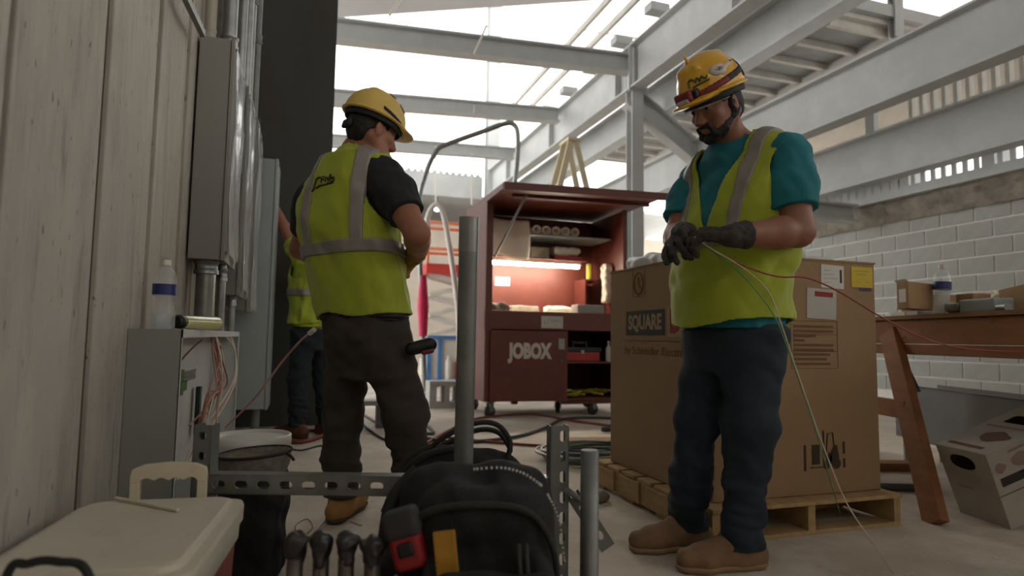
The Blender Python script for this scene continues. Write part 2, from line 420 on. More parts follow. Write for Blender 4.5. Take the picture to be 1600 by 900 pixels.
# ================================================================ structural steel
def ibeam(name, a, b, h, w, mat, label, tf=.028, tw=.016, stiff=0, top=True):
    """rolled I section, a and b on the top centre line"""
    a, b = V(a), V(b); d = (b - a).normalized(); x = d.cross(V((0, 0, 1))).normalized(); u = x.cross(d)
    m = MB(); dn = -u
    def slab(o0, wx, wz):
        c = [o0 + x * sx * wx / 2 + u * sz * wz / 2 for sx, sz in ((-1, -1), (1, -1), (1, 1), (-1, 1))]
        L_ = b - a
        m.hexa([q[:] for q in c] + [(q + L_)[:] for q in c])
    slab(a + dn * (tf / 2), w, tf); slab(a + dn * (h - tf / 2), w, tf); slab(a + dn * (h / 2), tw, h - 2 * tf)
    n = int((b - a).length / stiff) if stiff else 0
    for i in range(n):
        p = a + d * (stiff * (i + .5)) + dn * (h / 2)
        m.box((-w / 2 * .92, -.008, -h / 2 + tf), (w / 2 * .92, .008, h / 2 - tf), frame(p, x, d))
    o = m.build(name, mat); struct(o, label); return o
ibeam('steel_beam', (4.7, 1.5, 5.33), (4.7, 16.2, 5.40), .70, .24, 'steel_primer', 'long pale steel girder running through the near column', stiff=2.9)
ibeam('steel_beam', (5.32, 1.5, 4.95), (5.32, 16, 4.97), .58, .24, 'steel_primer', 'pale girder beside the long girder, its lower flange in shade')
ibeam('steel_beam', (5.88, 1.2, 4.0), (5.88, 16, 4.02), .62, .22, 'steel_primer', 'deep grey girder over the fluted studs')
ibeam('steel_beam', (6.77, 1.2, 3.445), (6.77, 7.4, 3.45), .615, .22, 'steel_primer', 'lowest deep girder beside the block wall')
ibeam('steel_beam', (-1.5, 8.35, 4.916), (4.6, 8.35, 5.225), .30, .2, 'steel_primer', 'cross beam bolted to the near column')
ibeam('steel_beam', (-1.5, 11.2, 5.05), (4.6, 11.2, 5.37), .28, .2, 'steel_primer', 'second cross beam of the open bay')
ibeam('steel_beam', (-1.5, 14.02, 5.15), (4.6, 14.02, 5.39), .28, .2, 'steel_primer', 'third cross beam of the open bay')
ibeam('steel_brace', (4.74, 8.4, 4.72), (6.05, 8.4, 3.88), .34, .22, 'steel_primer', 'raking brace from near column down to the deep girder')
ibeam('steel_beam', (5.9, 6.45, 2.66), (6.98, 6.45, 2.66), .24, .2, 'steel_primer', 'short beam stub under the lowest girder')
def column(x, y, z, w, label):
    m = MB(); t = .02
    m.box((x - w / 2, y - w / 2, 0), (x + w / 2, y - w / 2 + t, z)).box((x - w / 2, y + w / 2 - t, 0), (x + w / 2, y + w / 2, z)).box((x - t / 2, y - w / 2 + t, 0), (x + t / 2, y + w / 2 - t, z))
    m.box((x - w * .75, y - w * .75, 0), (x + w * .75, y + w * .75, .025))
    o = m.build('steel_column', 'steel_primer'); struct(o, label); return o
cn = column(4.72, 8.35, 5.42, .2, 'near steel column with bolted plates')
column(4.72, 16.25, 11.5, .34, 'tall far steel column in the open bay')
struct(MB().box((6.23, 5.10, 4.3), (6.36, 5.12, 8)).box((6.23, 5.18, 4.3), (6.36, 5.20, 8)).box((6.285, 5.12, 4.3), (6.305, 5.18, 8)).build('steel_post', 'steel_primer'), 'slim steel post at the near end of the raised deck')
struct(MB().box((5.5, 5.12, 4.52), (7.0, 5.2, 4.66)).build('steel_beam', 'steel_primer'), 'short cross channel beside the slim steel post')
bp = MB().box((4.62, 8.2, 4.66), (4.635, 8.5, 5.3)).box((4.56, 8.24, 4.62), (4.88, 8.26, 5.32)).build('end_plate', 'steel_primer', cn)
bolt = MB().lathe([(.014, 0), (.014, .02)], n=6).mesh('bolt'); bolt.materials.append(MATS['steel_dark'])
for i in range(6):
    for sx in (-.07, .07):
        o = bpy.data.objects.new('bolt', bolt); COL.objects.link(o); o.parent = cn; o.location = (4.78 + sx, 8.24, 4.74 + i * .1); o.rotation_euler = (math.pi / 2, 0, 0)
# raised deck seen from below: joists, pans and studs
dk = thing('raised_deck', 'stepped steel deck of pans and pale joists over the girders', 'deck', (6.3, 6, 4.4))
dk['kind'] = 'structure'
pan = MB().box((-.42, -.15, 0), (.42, .15, .03)).mesh('pan'); pan.materials.append(MATS['deck_pan'])
for i in range(13):
    y = 5.30 + i * .46
    MB().box((5.46, y - .03, 4.36), (7.5, y + .03, 4.46)).build('joist', 'pale_joist', dk)
    for xx in (5.9, 6.85):
        o = bpy.data.objects.new('pan', pan); COL.objects.link(o); o.parent = dk; o.matrix_parent_inverse = INV[dk.name]; o.location = (xx, y + .23, 4.42)
MB().box((6.34, 5.2, 4.33), (6.42, 11.2, 4.45)).build('joist', 'pale_joist', dk)
MB().box((7.46, 5.2, 4.30), (7.56, 11.2, 4.50)).build('edge_channel', 'steel_primer', dk)
MB().box((5.44, 5.2, 4.46), (7.6, 11.2, 4.52)).build('deck_sheet', 'pale_joist', dk)
for i in range(22):
    y = 3.2 + i * .135
    if i < 17: MB().box((6.73, y - .022, 3.447), (6.80, y + .022, 3.86)).build('stud', 'pale_joist', dk)
MB().box((6.72, 3.0, 3.84), (6.82, 7.2, 3.90)).build('stud_rail', 'steel_primer', dk)
MB().box((6.72, 5.85, 3.447), (6.80, 5.98, 3.86)).build('stud', 'steel_primer', dk)
# rails and light bars beyond the long girder
struct(MB().box((4.40, 6, 5.75), (4.46, 13, 5.85)).box((4.18, 6, 5.95), (4.24, 13, 6.05)).build('trim_6', 'pale_joist'), 'pale purlins above the long girder')
for i in range(6):
    struct(MB().box((4.42, 6.3 + i * 1.05, 5.44), (4.72, 6.5 + i * 1.05, 5.56)).build('trim_7', 'steel_primer'), 'joist end on the long girder')
struct(MB().tube([(5.048,15,9.221), (6.647,11,7.036)], .035).build('trim_8', 'pale_joist'), 'thin pale tie rod across the open bay')

# ================================================================ electrical gear on the left wall
M('panel_grey', '84867f', .45, var=.04, scale=2)
M('panel_dark', '8a8984', .5, var=.05, scale=2)
M('panel_pale', '97a0a0', .4, var=.05, scale=2)
M('panel_white', 'c3c6c4', .5, var=.05, scale=3); layer(MATS['panel_white'], '7f8586', 9, .58, .72, amount=.5)
M('galv', '8f9290', .38, .85, var=.14, scale=14)
M('galv_dull', '7b7d7a', .5, .6, var=.14, scale=10)
M('black_plastic', '151515', .45, var=.1); M('black_rubber', '1a1918', .7, var=.1)
M('white_plastic', 'd6d4cc', .4, var=.04); M('cream_plastic', 'c7bda4', .5, var=.06, scale=10); layer(MATS['cream_plastic'], '8d7f66', 20, .62, .74, amount=.5)
M('pcb_dark', '20382a', .6, var=.2, scale=30); M('pcb_green', '2f6b2c', .5, var=.2, scale=30); M('wire_pink', 'c08f80', .5, var=.08); M('wire_white', 'd8d3c8', .5, var=.05); M('wire_orange', '9c5a3c', .5)
M('label_blue', '26306e', .4, var=.25, scale=60)
def film_mat():
    m = M('plastic_film', 'e8ecee', .12, var=.03, bump=.9, bscale=18, stretch=(1, 1, .35))
    b = m.node_tree.nodes['Principled BSDF']; b.inputs['Alpha'].default_value = .42; b.inputs['Specular IOR Level'].default_value = .9; b.inputs['Coat Weight'].default_value = .5
    return m
film_mat()
def glassy(name, col, alpha, rough=.06):
    m = M(name, col, rough, var=.02, bump=.15, bscale=60); b = m.node_tree.nodes['Principled BSDF']; b.inputs['Alpha'].default_value = alpha; b.inputs['Specular IOR Level'].default_value = .8; b.inputs['Coat Weight'].default_value = .6; return m
glassy('clear_plastic', 'dfe6ea', .24); glassy('water', 'c9d6da', .35, .03); glassy('yellow_sleeve', 'd9d890', .75, .25)

def film(name, parent, X, y0, y1, z0, z1, seed, amp=.012):
    r = np.random.default_rng(seed); m = MB(); ny, nz = 14, 40
    vs = []
    ph = r.uniform(0, 6, 8)
    for i in range(ny):
        for j in range(nz):
            y = y0 + (y1 - y0) * i / (ny - 1); z = z0 + (z1 - z0) * j / (nz - 1)
            if j == nz - 1: z += .05 * math.sin(9 * y + ph[0]) - .14 * i / ny
            if j == 0: z -= .02 * math.sin(21 * y + ph[1])
            x = X + .006 + amp * (.5 + .5 * math.sin(26 * y + 3 * math.sin(5 * z + ph[2]) + ph[3])) * abs(math.sin(4 * z + ph[4])) + r.uniform(0, .004)
            vs.append((x, y, z))
    m.add(vs, [(i * nz + j, (i + 1) * nz + j, (i + 1) * nz + j + 1, i * nz + j + 1) for i in range(ny - 1) for j in range(nz - 1)], True)
    o = m.build(name, 'plastic_film', parent, label='crumpled clear protective film')
    md = o.modifiers.new('thickness', 'SOLIDIFY'); md.thickness = .0006
    return o
def cabinet(label, X1, y0, y1, z0, z1, mat='panel_dark', wrapped=True, seed=1, group=None):
    t = thing('electrical_cabinet', label, 'cabinet', (WX, (y0 + y1) / 2, z0), group)
    MB().box((WX + .008, y0, z0), (X1 - .02, y1, z1)).build('body', mat, t, .004)
    d = MB().box((X1 - .018, y0 - .006, z0 - .004), (X1, y1 + .006, z1 + .004)).build('cover', mat, t, .003)
    for yy in (y0 + .03, y1 - .03):
        for zz in (z0 + .04, z1 - .04): MB().tube([(X1, yy, zz), (X1 + .006, yy, zz)], .008, 8).build('cover_screw', 'galv', d)
    if wrapped: film('film', t, X1, y0 + .0, y1, z0 + .02, z1 - .02, seed)
    return t
cabinet('tall grey electrical cabinet wrapped in film, the one with two large conduits below', -.390, 3.28, 3.74, 1.156, 2.262, seed=2)
cabinet('tall grey electrical cabinet wrapped in film, the middle one of three in a row', -.372, 3.86, 4.28, 1.02, 2.25, 'panel_grey', seed=3)
cabinet('tall grey electrical cabinet wrapped in film, next to the bare pale cabinet', -.360, 4.38, 4.76, .95, 2.23, 'panel_grey', seed=4)
c4 = cabinet('bare pale grey electrical cabinet reaching down near the floor by the dark pier', -.245, 4.86, 5.22, .26, 2.10, 'panel_pale', False)
MB().lathe([(.03, .0), (.03, .262)], (-.33, 5.0, 0), 14).build('support_leg', 'galv_dull', c4)
# conduits standing on the cabinets
def conduit(label, pts, r, coup=(), group=None, mat='galv'):
    t = thing('conduit', label, 'conduit', pts[0], group)
    MB().tube(pts, r, 14).build('pipe', mat, t)
    for z in coup:
        x, y = pts[0][0], pts[0][1]
        MB().lathe([(r * 1.28, -.03), (r * 1.28, -.012), (r * 1.16, -.008), (r * 1.16, .02), (r * 1.28, .024), (r * 1.28, .034)], (x, y, z), 14).build('coupling', mat, t)
    return t
gp = 'steel conduits rising from the wrapped cabinets'
M('conduit_beige', 'a9a394', .5, var=.05)
for i, (x, y, r, mt) in enumerate([(-.522, 3.36, .026, 'conduit_beige'), (-.438, 3.42, .036, 'galv'), (-.50, 3.62, .03, 'galv'), (-.44, 3.96, .030, 'galv'), (-.425, 4.16, .028, 'galv'), (-.44, 4.48, .030, 'galv'), (-.415, 4.66, .028, 'galv_dull')]):
    z0 = 2.262 if y < 3.8 else 2.25 if y < 4.3 else 2.23
    conduit(['beige conduit rising from cabinet above the two short conduits', 'thick silver conduit rising beside the beige conduit', 'slim silver conduit rising behind the thick silver one', 'silver conduit at the near end of the middle wrapped cabinet top', 'silver conduit at the far end of the middle wrapped cabinet top', 'silver conduit rising from the wrapped cabinet next to the pale one', 'dull grey conduit rising last before the dark pier'][i], [(x, y, z0), (x, y, 5.1)], r, (z0 + .035, 2.9 + .1 * (i % 3)), gp, mt)
conduit('thick short steel conduit between wrapped cabinet and open wiring box', [(-.478, 3.36, .812), (-.478, 3.36, 1.157)], .045, (1.12,))
conduit('thin short steel conduit between wrapped cabinet and open wiring box', [(-.425, 3.50, .812), (-.425, 3.50, 1.157)], .022, (1.10,))
conduit('slim conduit between the middle cabinet and open wiring box', [(-.42, 3.95, .812), (-.42, 3.95, 1.02)], .022, (.99,))
b_ = MB().bar((-0.5,2.575,2.105), (-0.5,3.041,2.161), .022, .03).build('brace_rod', 'galv_dull'); tag(b_, 'slanted steel rod running up the boards above the tall cabinets', 'rod')

# open wiring box
wb = thing('wiring_box', 'long open grey wiring box with loose wires, water bottle on top', 'wiring box', (WX, 3.3, .1))
x0, x1, y0, y1, z0, z1 = WX + .002, -.398, 2.35, 4.25, .10, .812
MB().box((x0, y0, z0), (x1, y0 + .004, z1)).build('side_panel', 'panel_grey', wb)
MB().box((x0, y1 - .004, z0), (x1, y1, z1)).build('side_panel', 'panel_white', wb)
MB().box((x0, y0 + .004, z1 - .004), (x1, y1 - .004, z1)).build('top_panel', 'panel_grey', wb)
MB().box((x0, y0 + .004, z0), (x1, y1 - .004, z0 + .004)).build('bottom_panel', 'panel_grey', wb)
MB().box((x1 - .003, y0, z1 - .028), (x1 + .002, y1, z1 + .001)).box((x1 - .003, y0, z0), (x1 + .002, y0 + .012, z1)).box((x1 - .003, y1 - .02, z0), (x1 + .002, y1, z1)).box((x1 - .003, y0, z0), (x1 + .002, y1, z0 + .03)).build('front_lip', 'panel_white', wb)
MB().box((x0, y0 + .01, z0 + .01), (x0 + .006, y1 - .01, z1 - .01)).build('back_plate', 'panel_white', wb)
rl = MB().box((x0 + .008, 2.5, .575), (x0 + .02, 3.6, .61)).box((x0 + .02, 2.5, .600), (x0 + .024, 3.6, .616)).box((x0 + .02, 2.5, .569), (x0 + .024, 3.6, .585)).build('terminal_rail', 'galv', wb)
tb = MB()
for i in range(7): tb.box((x0 + .024, 2.82 + i * .02, .54), (x0 + .075, 2.836 + i * .02, .645)).box((x0 + .06, 2.82 + i * .02, .56), (x0 + .088, 2.836 + i * .02, .60))
tb.build('terminal_block', 'pcb_green', wb)
MB().box((x0 + .024, 3.62, .28), (x0 + .045, 3.68, .52)).build('terminal_block', 'pcb_dark', wb)
for zz in (.70, .37, .33): MB().box((x0 + .006, 2.75, zz), (x0 + .012, 2.92, zz + .006)).build('dark_slot_bar', 'black_plastic', wb)  # raised black bars, colour stands in for the shade inside open slots
r_ = random.Random(3)
for i in range(11):
    ys_ = 3.25 + r_.uniform(-.05, .06); xx = -.415 + r_.uniform(-.03, .02)
    e = (-.42 + r_.uniform(-.06, .05), 3.05 + r_.uniform(-.15, .25), r_.uniform(.14, .46))
    p = [(xx, ys_, .785), (xx + .015 + r_.uniform(0, .02), ys_ + r_.uniform(-.05, .08), .68), (xx + r_.uniform(-.01, .05), ys_ + r_.uniform(-.14, .1), .55), ((xx + e[0]) / 2 + .01, (ys_ + e[1]) / 2 + r_.uniform(-.06, .06), .42 + .1 * r_.random()), e]
    MB().tube(curve_pts(p, 6), .0038, 6).build('loose_wire', ['wire_pink', 'wire_white', 'wire_orange', 'wire_pink'][i % 4], wb)
for i in range(3):
    MB().tube(curve_pts([(-.41, 3.9 - .1 * i, .785), (-.385, 3.92, .70), (-.37, 3.9 - .05 * i, .55), (-.40, 3.7 - .2 * i, .42), (-.44, 3.2, .30 + .03 * i), (-.46, 2.8, .22)], 6), .004, 6).build('loose_wire', ['wire_white', 'wire_pink'][i % 2], wb)
MB().tube(curve_pts([(-.50, 2.85, .66), (-.47, 2.95, .72), (-.45, 3.15, .77)], 6), .004, 6).build('loose_wire', 'wire_orange', wb)
# pulled wire to the worker's hip
ww = MB().tube(curve_pts([(-0.39,3.68,0.299), (-0.214,3.212,0.503), (-0.099,3.001,0.675), (-0.02,2.861,0.775), (0.028,2.757,0.817)], 8), .0045, 8)
wo = thing('pulled_wire', 'pink wire pulled from the open wiring box towards the back-turned worker', 'wire', (-.3, 3.2, .3))
ww.build('strand', 'wire_pink', wo); MB().tube([(0.015,2.783,0.806), (0.033,2.755,0.823)], .011, 10).build('end_cap', 'white_plastic', wo)

# water bottle
BOT = [(.0, 0), (.030, 0), (.035, .006), (.0355, .05), (.031, .068), (.0305, .085), (.0355, .108), (.0355, .150), (.034, .168), (.027, .186), (.016, .202), (.0125, .207), (.0125, .222), (.0, .222)]
def bottle(label, M4, sc=1.0, water=.05):
    t = thing('water_bottle', label, 'bottle', M4.to_translation())
    m = MB().lathe([(r * sc, z * sc) for r, z in BOT[1:-1]], n=28, M4=M4); m.build('body', 'clear_plastic', t)
    pr_ = [(r * sc * .95, max(.002, z * sc)) for r, z in BOT[1:-1] if z < water] or [(.03 * sc, .003)]
    pr_.append((pr_[-1][0], water * sc)); MB().lathe(pr_, n=24, M4=M4).build('water', 'water', t)
    MB().lathe([(.0362 * sc, .112 * sc), (.0362 * sc, .146 * sc)], n=28, M4=M4).build('paper_band', 'label_blue', t, label='dark blue paper band')
    MB().lathe([(.0145 * sc, .208 * sc), (.0145 * sc, .226 * sc)], n=18, M4=M4).build('cap', 'white_plastic', t)
    return t
bottle('clear water bottle with blue band standing on the open wiring box', Matrix.Translation((-.478, 2.455, .812)), 1.08)
tb_ = thing('sealant_tube', 'pale yellow sealant tube with black cap lying beside the water bottle', 'tube', (-.42, 2.66, .812))
a, b = V((-.452, 2.56, .841)), V((-.352, 2.80, .841)); d = (b - a)
MB().tube([a + d * .12, a + d * .98, b], .0, 16, rs=[.026, .028, .0275]).build('sleeve', 'yellow_sleeve', tb_)
MB().tube([a - d * .03, a, a + d * .1, a + d * .12], .0, 16, rs=[.02, .026, .0265, .022]).build('cap', 'black_plastic', tb_)

# ================================================================ foreground: cooler, strut frame, bags
M('cooler_white', 'c3bbaa', .42, var=.05, scale=5, bump=.1, bscale=60); layer(MATS['cooler_white'], '8f8470', 7, .60, .76, (1, 1, 1), .5); layer(MATS['cooler_white'], '6f6555', 40, .69, .74, (1, .3, 1), .6)
M('cooler_red', '8e1c22', .35, var=.08)
def rrect(w, l, r, n=6):
    out = []
    for cx, cy, a0 in ((w / 2 - r, l / 2 - r, 0), (-w / 2 + r, l / 2 - r, 90), (-w / 2 + r, -l / 2 + r, 180), (w / 2 - r, -l / 2 + r, 270)):
        for k in range(n + 1):
            a = math.radians(a0 + 90 * k / n); out.append((cx + r * math.cos(a), cy + r * math.sin(a)))
    return out
def stack(m, secs, r, n=6):   # secs [(w,l,z)]
    vs = []; k = 4 * (n + 1)
    for w_, l_, z in secs: vs += [(x, y, z) for x, y in rrect(w_, l_, r, n)]
    fs = [(i * k + j, i * k + (j + 1) % k, (i + 1) * k + (j + 1) % k, (i + 1) * k + j) for i in range(len(secs) - 1) for j in range(k)]
    fs += [tuple(range(k))[::-1], tuple(range((len(secs) - 1) * k, len(secs) * k))]
    return m.add(vs, fs, False)
ck = thing('cooler', 'white-lidded red picnic cooler with a cream carry handle against the boards', 'cooler', (-.338, 1.517, 0), local=True, rotz=math.radians(-5))
stack(MB(), [(.315, .48, 0), (.325, .49, .01), (.345, .52, .285), (.347, .522, .29)], .045).build('body', 'cooler_red', ck)
stack(MB(), [(.352, .527, .288), (.358, .533, .295), (.360, .536, .328)], .045).build('upper_band', 'cooler_white', ck, .003)
lid = stack(MB(), [(.366, .543, .330), (.372, .549, .335), (.374, .551, .368), (.368, .545, .378), (.330, .505, .379), (.324, .498, .388), (.312, .486, .391)], .042).build('lid', 'cooler_white', ck)
# carry handle: scalloped arch at the back end
out = [(-.088, -.12), (-.088, .055), (-.075, .068), (-.04, .074), (.04, .074), (.075, .068), (.088, .055), (.088, -.12), (.068, -.12), (.068, .036)]
for i in range(4):
    for k in range(5):
        a = math.pi * k / 4; out.append((.051 - i * .034 + .017 * math.cos(a), .036 - .0 + .009 * (-math.sin(a)) + .004))
out += [(-.068, .036), (-.068, -.12)]
hm = MB()
# split into legs and grip so that every face stays convex enough
hm.box((-.088, .272, .27), (-.066, .290, .445)).box((.066, .272, .27), (.088, .290, .445))
top = [(-.088, .440), (-.084, .458), (-.06, .468), (0, .473), (.06, .468), (.084, .458), (.088, .440)]
xs_ = np.linspace(-.088, .088, 45); vt = []
for x in xs_:
    zt = np.interp(x, [p[0] for p in top], [p[1] for p in top]); zb = .428 + .008 * abs(math.sin((x + .068) / .034 * math.pi)) if abs(x) < .066 else .425
    vt += [(x, .270, zb), (x, .292, zb), (x, .292, zt), (x, .270, zt)]
hm.add(vt, [(i * 4 + j, i * 4 + (j + 1) % 4, (i + 1) * 4 + (j + 1) % 4, (i + 1) * 4 + j) for i in range(44) for j in range(4)] + [(0, 3, 2, 1), (176, 177, 178, 179)])
hm.build('carry_handle', 'cream_plastic', ck, .002)
st = MB().bar((-0.426,1.777,0.396), (-0.262,1.621,0.396), .008, .005).build('plastic_strip', 'cream_plastic'); tag(st, 'thin cream plastic strip lying on the cooler lid', 'strip')
cl = MB().tube(curve_pts([(-.44, 1.08, .008), (-.43, 1.13, .22), (-0.424,1.181,0.417), (-0.393,1.174,0.441), (-0.353,1.166,0.443), (-0.306,1.158,0.417), (-.28, 1.13, .26), (-.25, 1.08, .008)], 8), .007, 8).build('black_cable', 'black_rubber'); tag(cl, 'looped black cable in front of the cooler', 'cable')

# slotted strut channel
def strut(m, a, b, width, depth, face, pitch=.05, sw=.016, sl=.028, lip=.010, off=0.0, t=.0028):
    """C channel from a to b; slotted web faces direction face"""
    a, b = V(a), V(b); d = (b - a).normalized(); f = V(face); f = (f - d * f.dot(d)).normalized(); x = d.cross(f)
    L_ = (b - a).length; Mx = Matrix(((x.x, d.x, f.x, a.x), (x.y, d.y, f.y, a.y), (x.z, d.z, f.z, a.z), (0, 0, 0, 1)))  # x across, y along, z towards face
    n = int(L_ / pitch); p = L_ / n; w2 = width / 2
    for i in range(n):
        y0 = i * p; yc = y0 + p / 2
        oc = [(-w2, y0), (w2, y0), (w2, y0 + p), (-w2, y0 + p)]
        c = sw * .35; inn = []
        for cx, cy, a0 in ((-1, -1, 180), (1, -1, 270), (1, 1, 0), (-1, 1, 90)):
            for k in range(3):
                an = math.radians(a0 + 45 * k); r = sw / 2 * .98
                inn.append((off + cx * (sw / 2 - r) + r * math.cos(an), yc + cy * (sl / 2 - r) + r * math.sin(an)))
        for z, flip in ((0, True), (t, False)):
            vs = [(q[0], q[1], z) for q in oc + inn]
            fs = []
            for k in range(4):
                base = 4 + k * 3
                fs += [(k, base + 1, base), (k, base + 2, base + 1)]
                nx = (k + 1) % 4; fs.append((k, nx, 4 + nx * 3, base + 2))
            if flip: fs = [g[::-1] for g in fs]
            m.add(vs, [g[::-1] for g in fs] if False else fs, False, Mx)
        vs = [(q[0], q[1], 0) for q in inn] + [(q[0], q[1], t) for q in inn]
        m.add(vs, [((k + 1) % 12, k, 12 + k, 12 + (k + 1) % 12) for k in range(12)], False, Mx)
    m.box((-w2, 0, -depth), (-w2 + t, L_, 0), Mx).box((w2 - t, 0, -depth), (w2, L_, 0), Mx)
    m.box((-w2 + t, 0, -depth), (-w2 + lip, L_, -depth + t), Mx).box((w2 - lip, 0, -depth), (w2 - t, L_, -depth + t), Mx)
    m.box((-w2, 0, 0), (-w2 + t, L_, t), Mx).box((w2 - t, 0, 0), (w2, L_, t), Mx)
    return m
toC = V((-.33, -.944, 0))
sf = thing('strut_frame', 'slotted steel channel frame standing across the bags', 'frame', (.2, 1.7, 0))
strut(MB(), (-.254, 1.885, 0), (-.254, 1.885, .552), .050, .042, toC, .052, .02, .024).build('post', 'galv_dull', sf)
strut(MB(), (.640, 1.525, 0), (.640, 1.525, .572), .050, .042, (-.15, -1, 0), .052, .014, .030, lip=.004, off=.008).build('post', 'galv_dull', sf)
strut(MB(), (-.234, 1.868, .398), (.622, 1.537, .411), .052, .042, toC, .0605, .020, .036).build('rail', 'galv', sf)
MB().lathe([(.023, 0), (.023, .523), (.0195, .524)], (.685, 1.437, 0), 18).build('tube_post', 'galv_dull', sf)
br = strut(MB(), (0.682,1.521,0.391), (0.77,1.503,0.258), .040, .03, (-.3, -.9, .1), .054, .016, .026).build('brace', 'galv_dull', sf)
MB().tube([(0.646,1.488,0.417), (0.694,1.518,0.383)], .008, 8).build('bolt', 'galv', br)
pp = thing('steel_pipe', 'tall grey steel pipe standing upright among the bags', 'pipe', (.444, 1.77, 0))
MB().tube([(.444, 1.77, 0), (.436, 1.735, .444), (.4245, 1.684, 1.09)], .027, 20).build('pipe', 'galv_dull', pp)
MB().tube([(.4255, 1.688, 1.04), (.4237, 1.68, 1.137)], .0280, 20).build('tape_wrap', 'galv', pp, label='silver tape wrapped round the top')

# bags
M('bag_black', '1b1a1a', .85, var=.25, scale=40, bump=.3, bscale=220); M('bag_web', '262524', .8, var=.2, scale=60); M('bag_inside', '0e0e0e', .9)
M('mesh_grey', '6d675c', .9, var=.25, scale=50, bump=.4, bscale=160)
M('zip_white', 'b9b7b0', .5); M('tool_yellow', 'a87a1e', .5, var=.15, scale=20); M('tool_red', '8d1a20', .4, var=.1); M('rubber_grey', '2d2c2c', .75, var=.15)
R0 = np.array([.9494, -.3143, 0]); D0 = np.array([.3143, .9494, 0]); AX = [R0, D0, np.array([0, 0, 1.])]
def P(c, r, d, z): return tuple(np.array([c[0], c[1], 0]) + R0 * r + D0 * d + np.array([0, 0, z]))
bc = (0.388,1.427,0.396)
bp_ = thing('backpack', 'bulky black tool backpack with open front pocket in front of steel pipe', 'backpack', (bc[0], bc[1], 0))
s = SDF((bc[0] - .36, bc[1] - .34, -.01), (bc[0] + .36, bc[1] + .34, .60), .006)
s.rbox(P(bc, 0, .045, .24), (.195, .095, .262), .09, AX, k=.03, taper=-.10)
s.rbox(P(bc, .02, -.05, .235), (.165, .075, .235), .07, AX, k=.035, taper=-.08)
s.rbox(P(bc, .035, -.135, .18), (.145, .045, .17), .045, AX, k=.02, taper=-.05)
s.rbox(P(bc, -.165, -.02, .16), (.05, .07, .16), .045, AX, k=.03)
s.ell(P(bc, .02, -.165, .345), (.115, .05, .07), AX, k=.02, op='sub')
s.warp(.0035, 34, 3); s.plane((0, 0, .001), (0, 0, -1))
s.build('shell', 'bag_black', bp_)
s = SDF((bc[0] - .3, bc[1] - .4, 0), (bc[0] + .3, bc[1] + .1, .42), .005)
s.rbox(P(bc, .055, -.20, .165), (.135, .035, .165), .035, AX, k=.02); s.warp(.004, 40, 8); s.plane((0, 0, .002), (0, 0, -1)); s.build('front_pocket', 'bag_black', bp_)
MB().tube(curve_pts([P(bc, -.155, -.085, .2), P(bc, -.14, -.112, .36), P(bc, -.10, -.125, .425), P(bc, .0, -.128, .445), P(bc, .12, -.12, .43), P(bc, .178, -.10, .34), P(bc, .188, -.09, .2)], 8), .008, 8).build('piping', 'bag_web', bp_)
z_ = MB()
for p in curve_pts([P(bc, .0, -.06, .505), P(bc, .06, -.065, .51), P(bc, .11, -.06, .497), P(bc, .15, -.05, .47)], 6): z_.box((p.x - .002, p.y - .004, p.z - .001), (p.x + .002, p.y, p.z + .004))
for p in curve_pts([P(bc, .165, -.05, .45), P(bc, .192, -.035, .39), P(bc, .205, -.03, .30)], 8): z_.box((p.x - .002, p.y - .004, p.z - .001), (p.x + .002, p.y, p.z + .003))
z_.build('zipper_teeth', 'zip_white', bp_)
for sx in (.10, .115): MB().tube(curve_pts([P(bc, sx, -.17, .38), P(bc, sx + .004, -.192, .33), P(bc, sx + .012, -.188, .29), P(bc, sx + .03, -.195, .25)], 5), .005, 6).build('zip_pull', 'rubber_grey', bp_)
MB().tube(curve_pts([P(bc, -.06, -.238, .315), P(bc, -.045, -.240, .295), P(bc, -.02, -.240, .28)], 5), .004, 6).build('piping', 'zip_white', bp_)
ss = MB()
for q in (P(bc, -.175, .06, .40), ): pass
MB().tube(curve_pts([P(bc, -.15, .10, .47), P(bc, -.205, .06, .40), P(bc, -.215, .02, .26), P(bc, -.215, .0, .12), P(bc, -.18, -.05, .03)], 8), .017, 8).build('shoulder_strap', 'bag_web', bp_)
yt = MB().bar(P(bc, -.035, -.168, .25), P(bc, -.055, -.155, .40), .012, .046, up=R0.tolist()).build('spirit_level', 'tool_yellow', bevel=.003); tag(yt, 'dull yellow tool blade sticking out of the black backpack front pocket', 'hand tool')
# tape measure clipped to the backpack
tm = thing('tape_measure', 'red tape measure with black rubber top clipped to the backpack side', 'tape measure', P(bc, -.136, -.13, .32))
c = np.array(P(bc, -.136, -.13, .372)); AT = [R0 * .96 + np.array([0, 0, .28]), D0, np.cross(R0 * .96 + np.array([0, 0, .28]), D0)]; AT = [np.array(q) / np.linalg.norm(q) for q in AT]
s = SDF(c - .1, c + .1, .004); s.rbox(c, (.034, .026, .058), .014, AT, k=0); s.build('case', 'tool_red', tm)
s = SDF(c - .1, c + .1, .004); s.rbox(c + AT[2] * .036, (.038, .030, .030), .014, AT, k=0); s.build('rubber_grip', 'rubber_grey', tm)
s = SDF(c - .1, c + .1, .003); s.rbox(c - AT[1] * .026 - AT[2] * .012, (.017, .008, .015), .006, AT, k=0); s.build('belt_clip', 'black_plastic', tm)
MB().tube(curve_pts([P(bc, -.153, -.16, .31), P(bc, -.138, -.165, .30), P(bc, -.128, -.165, .305)], 5), .004, 6).build('clip_ring', 'galv', tm)
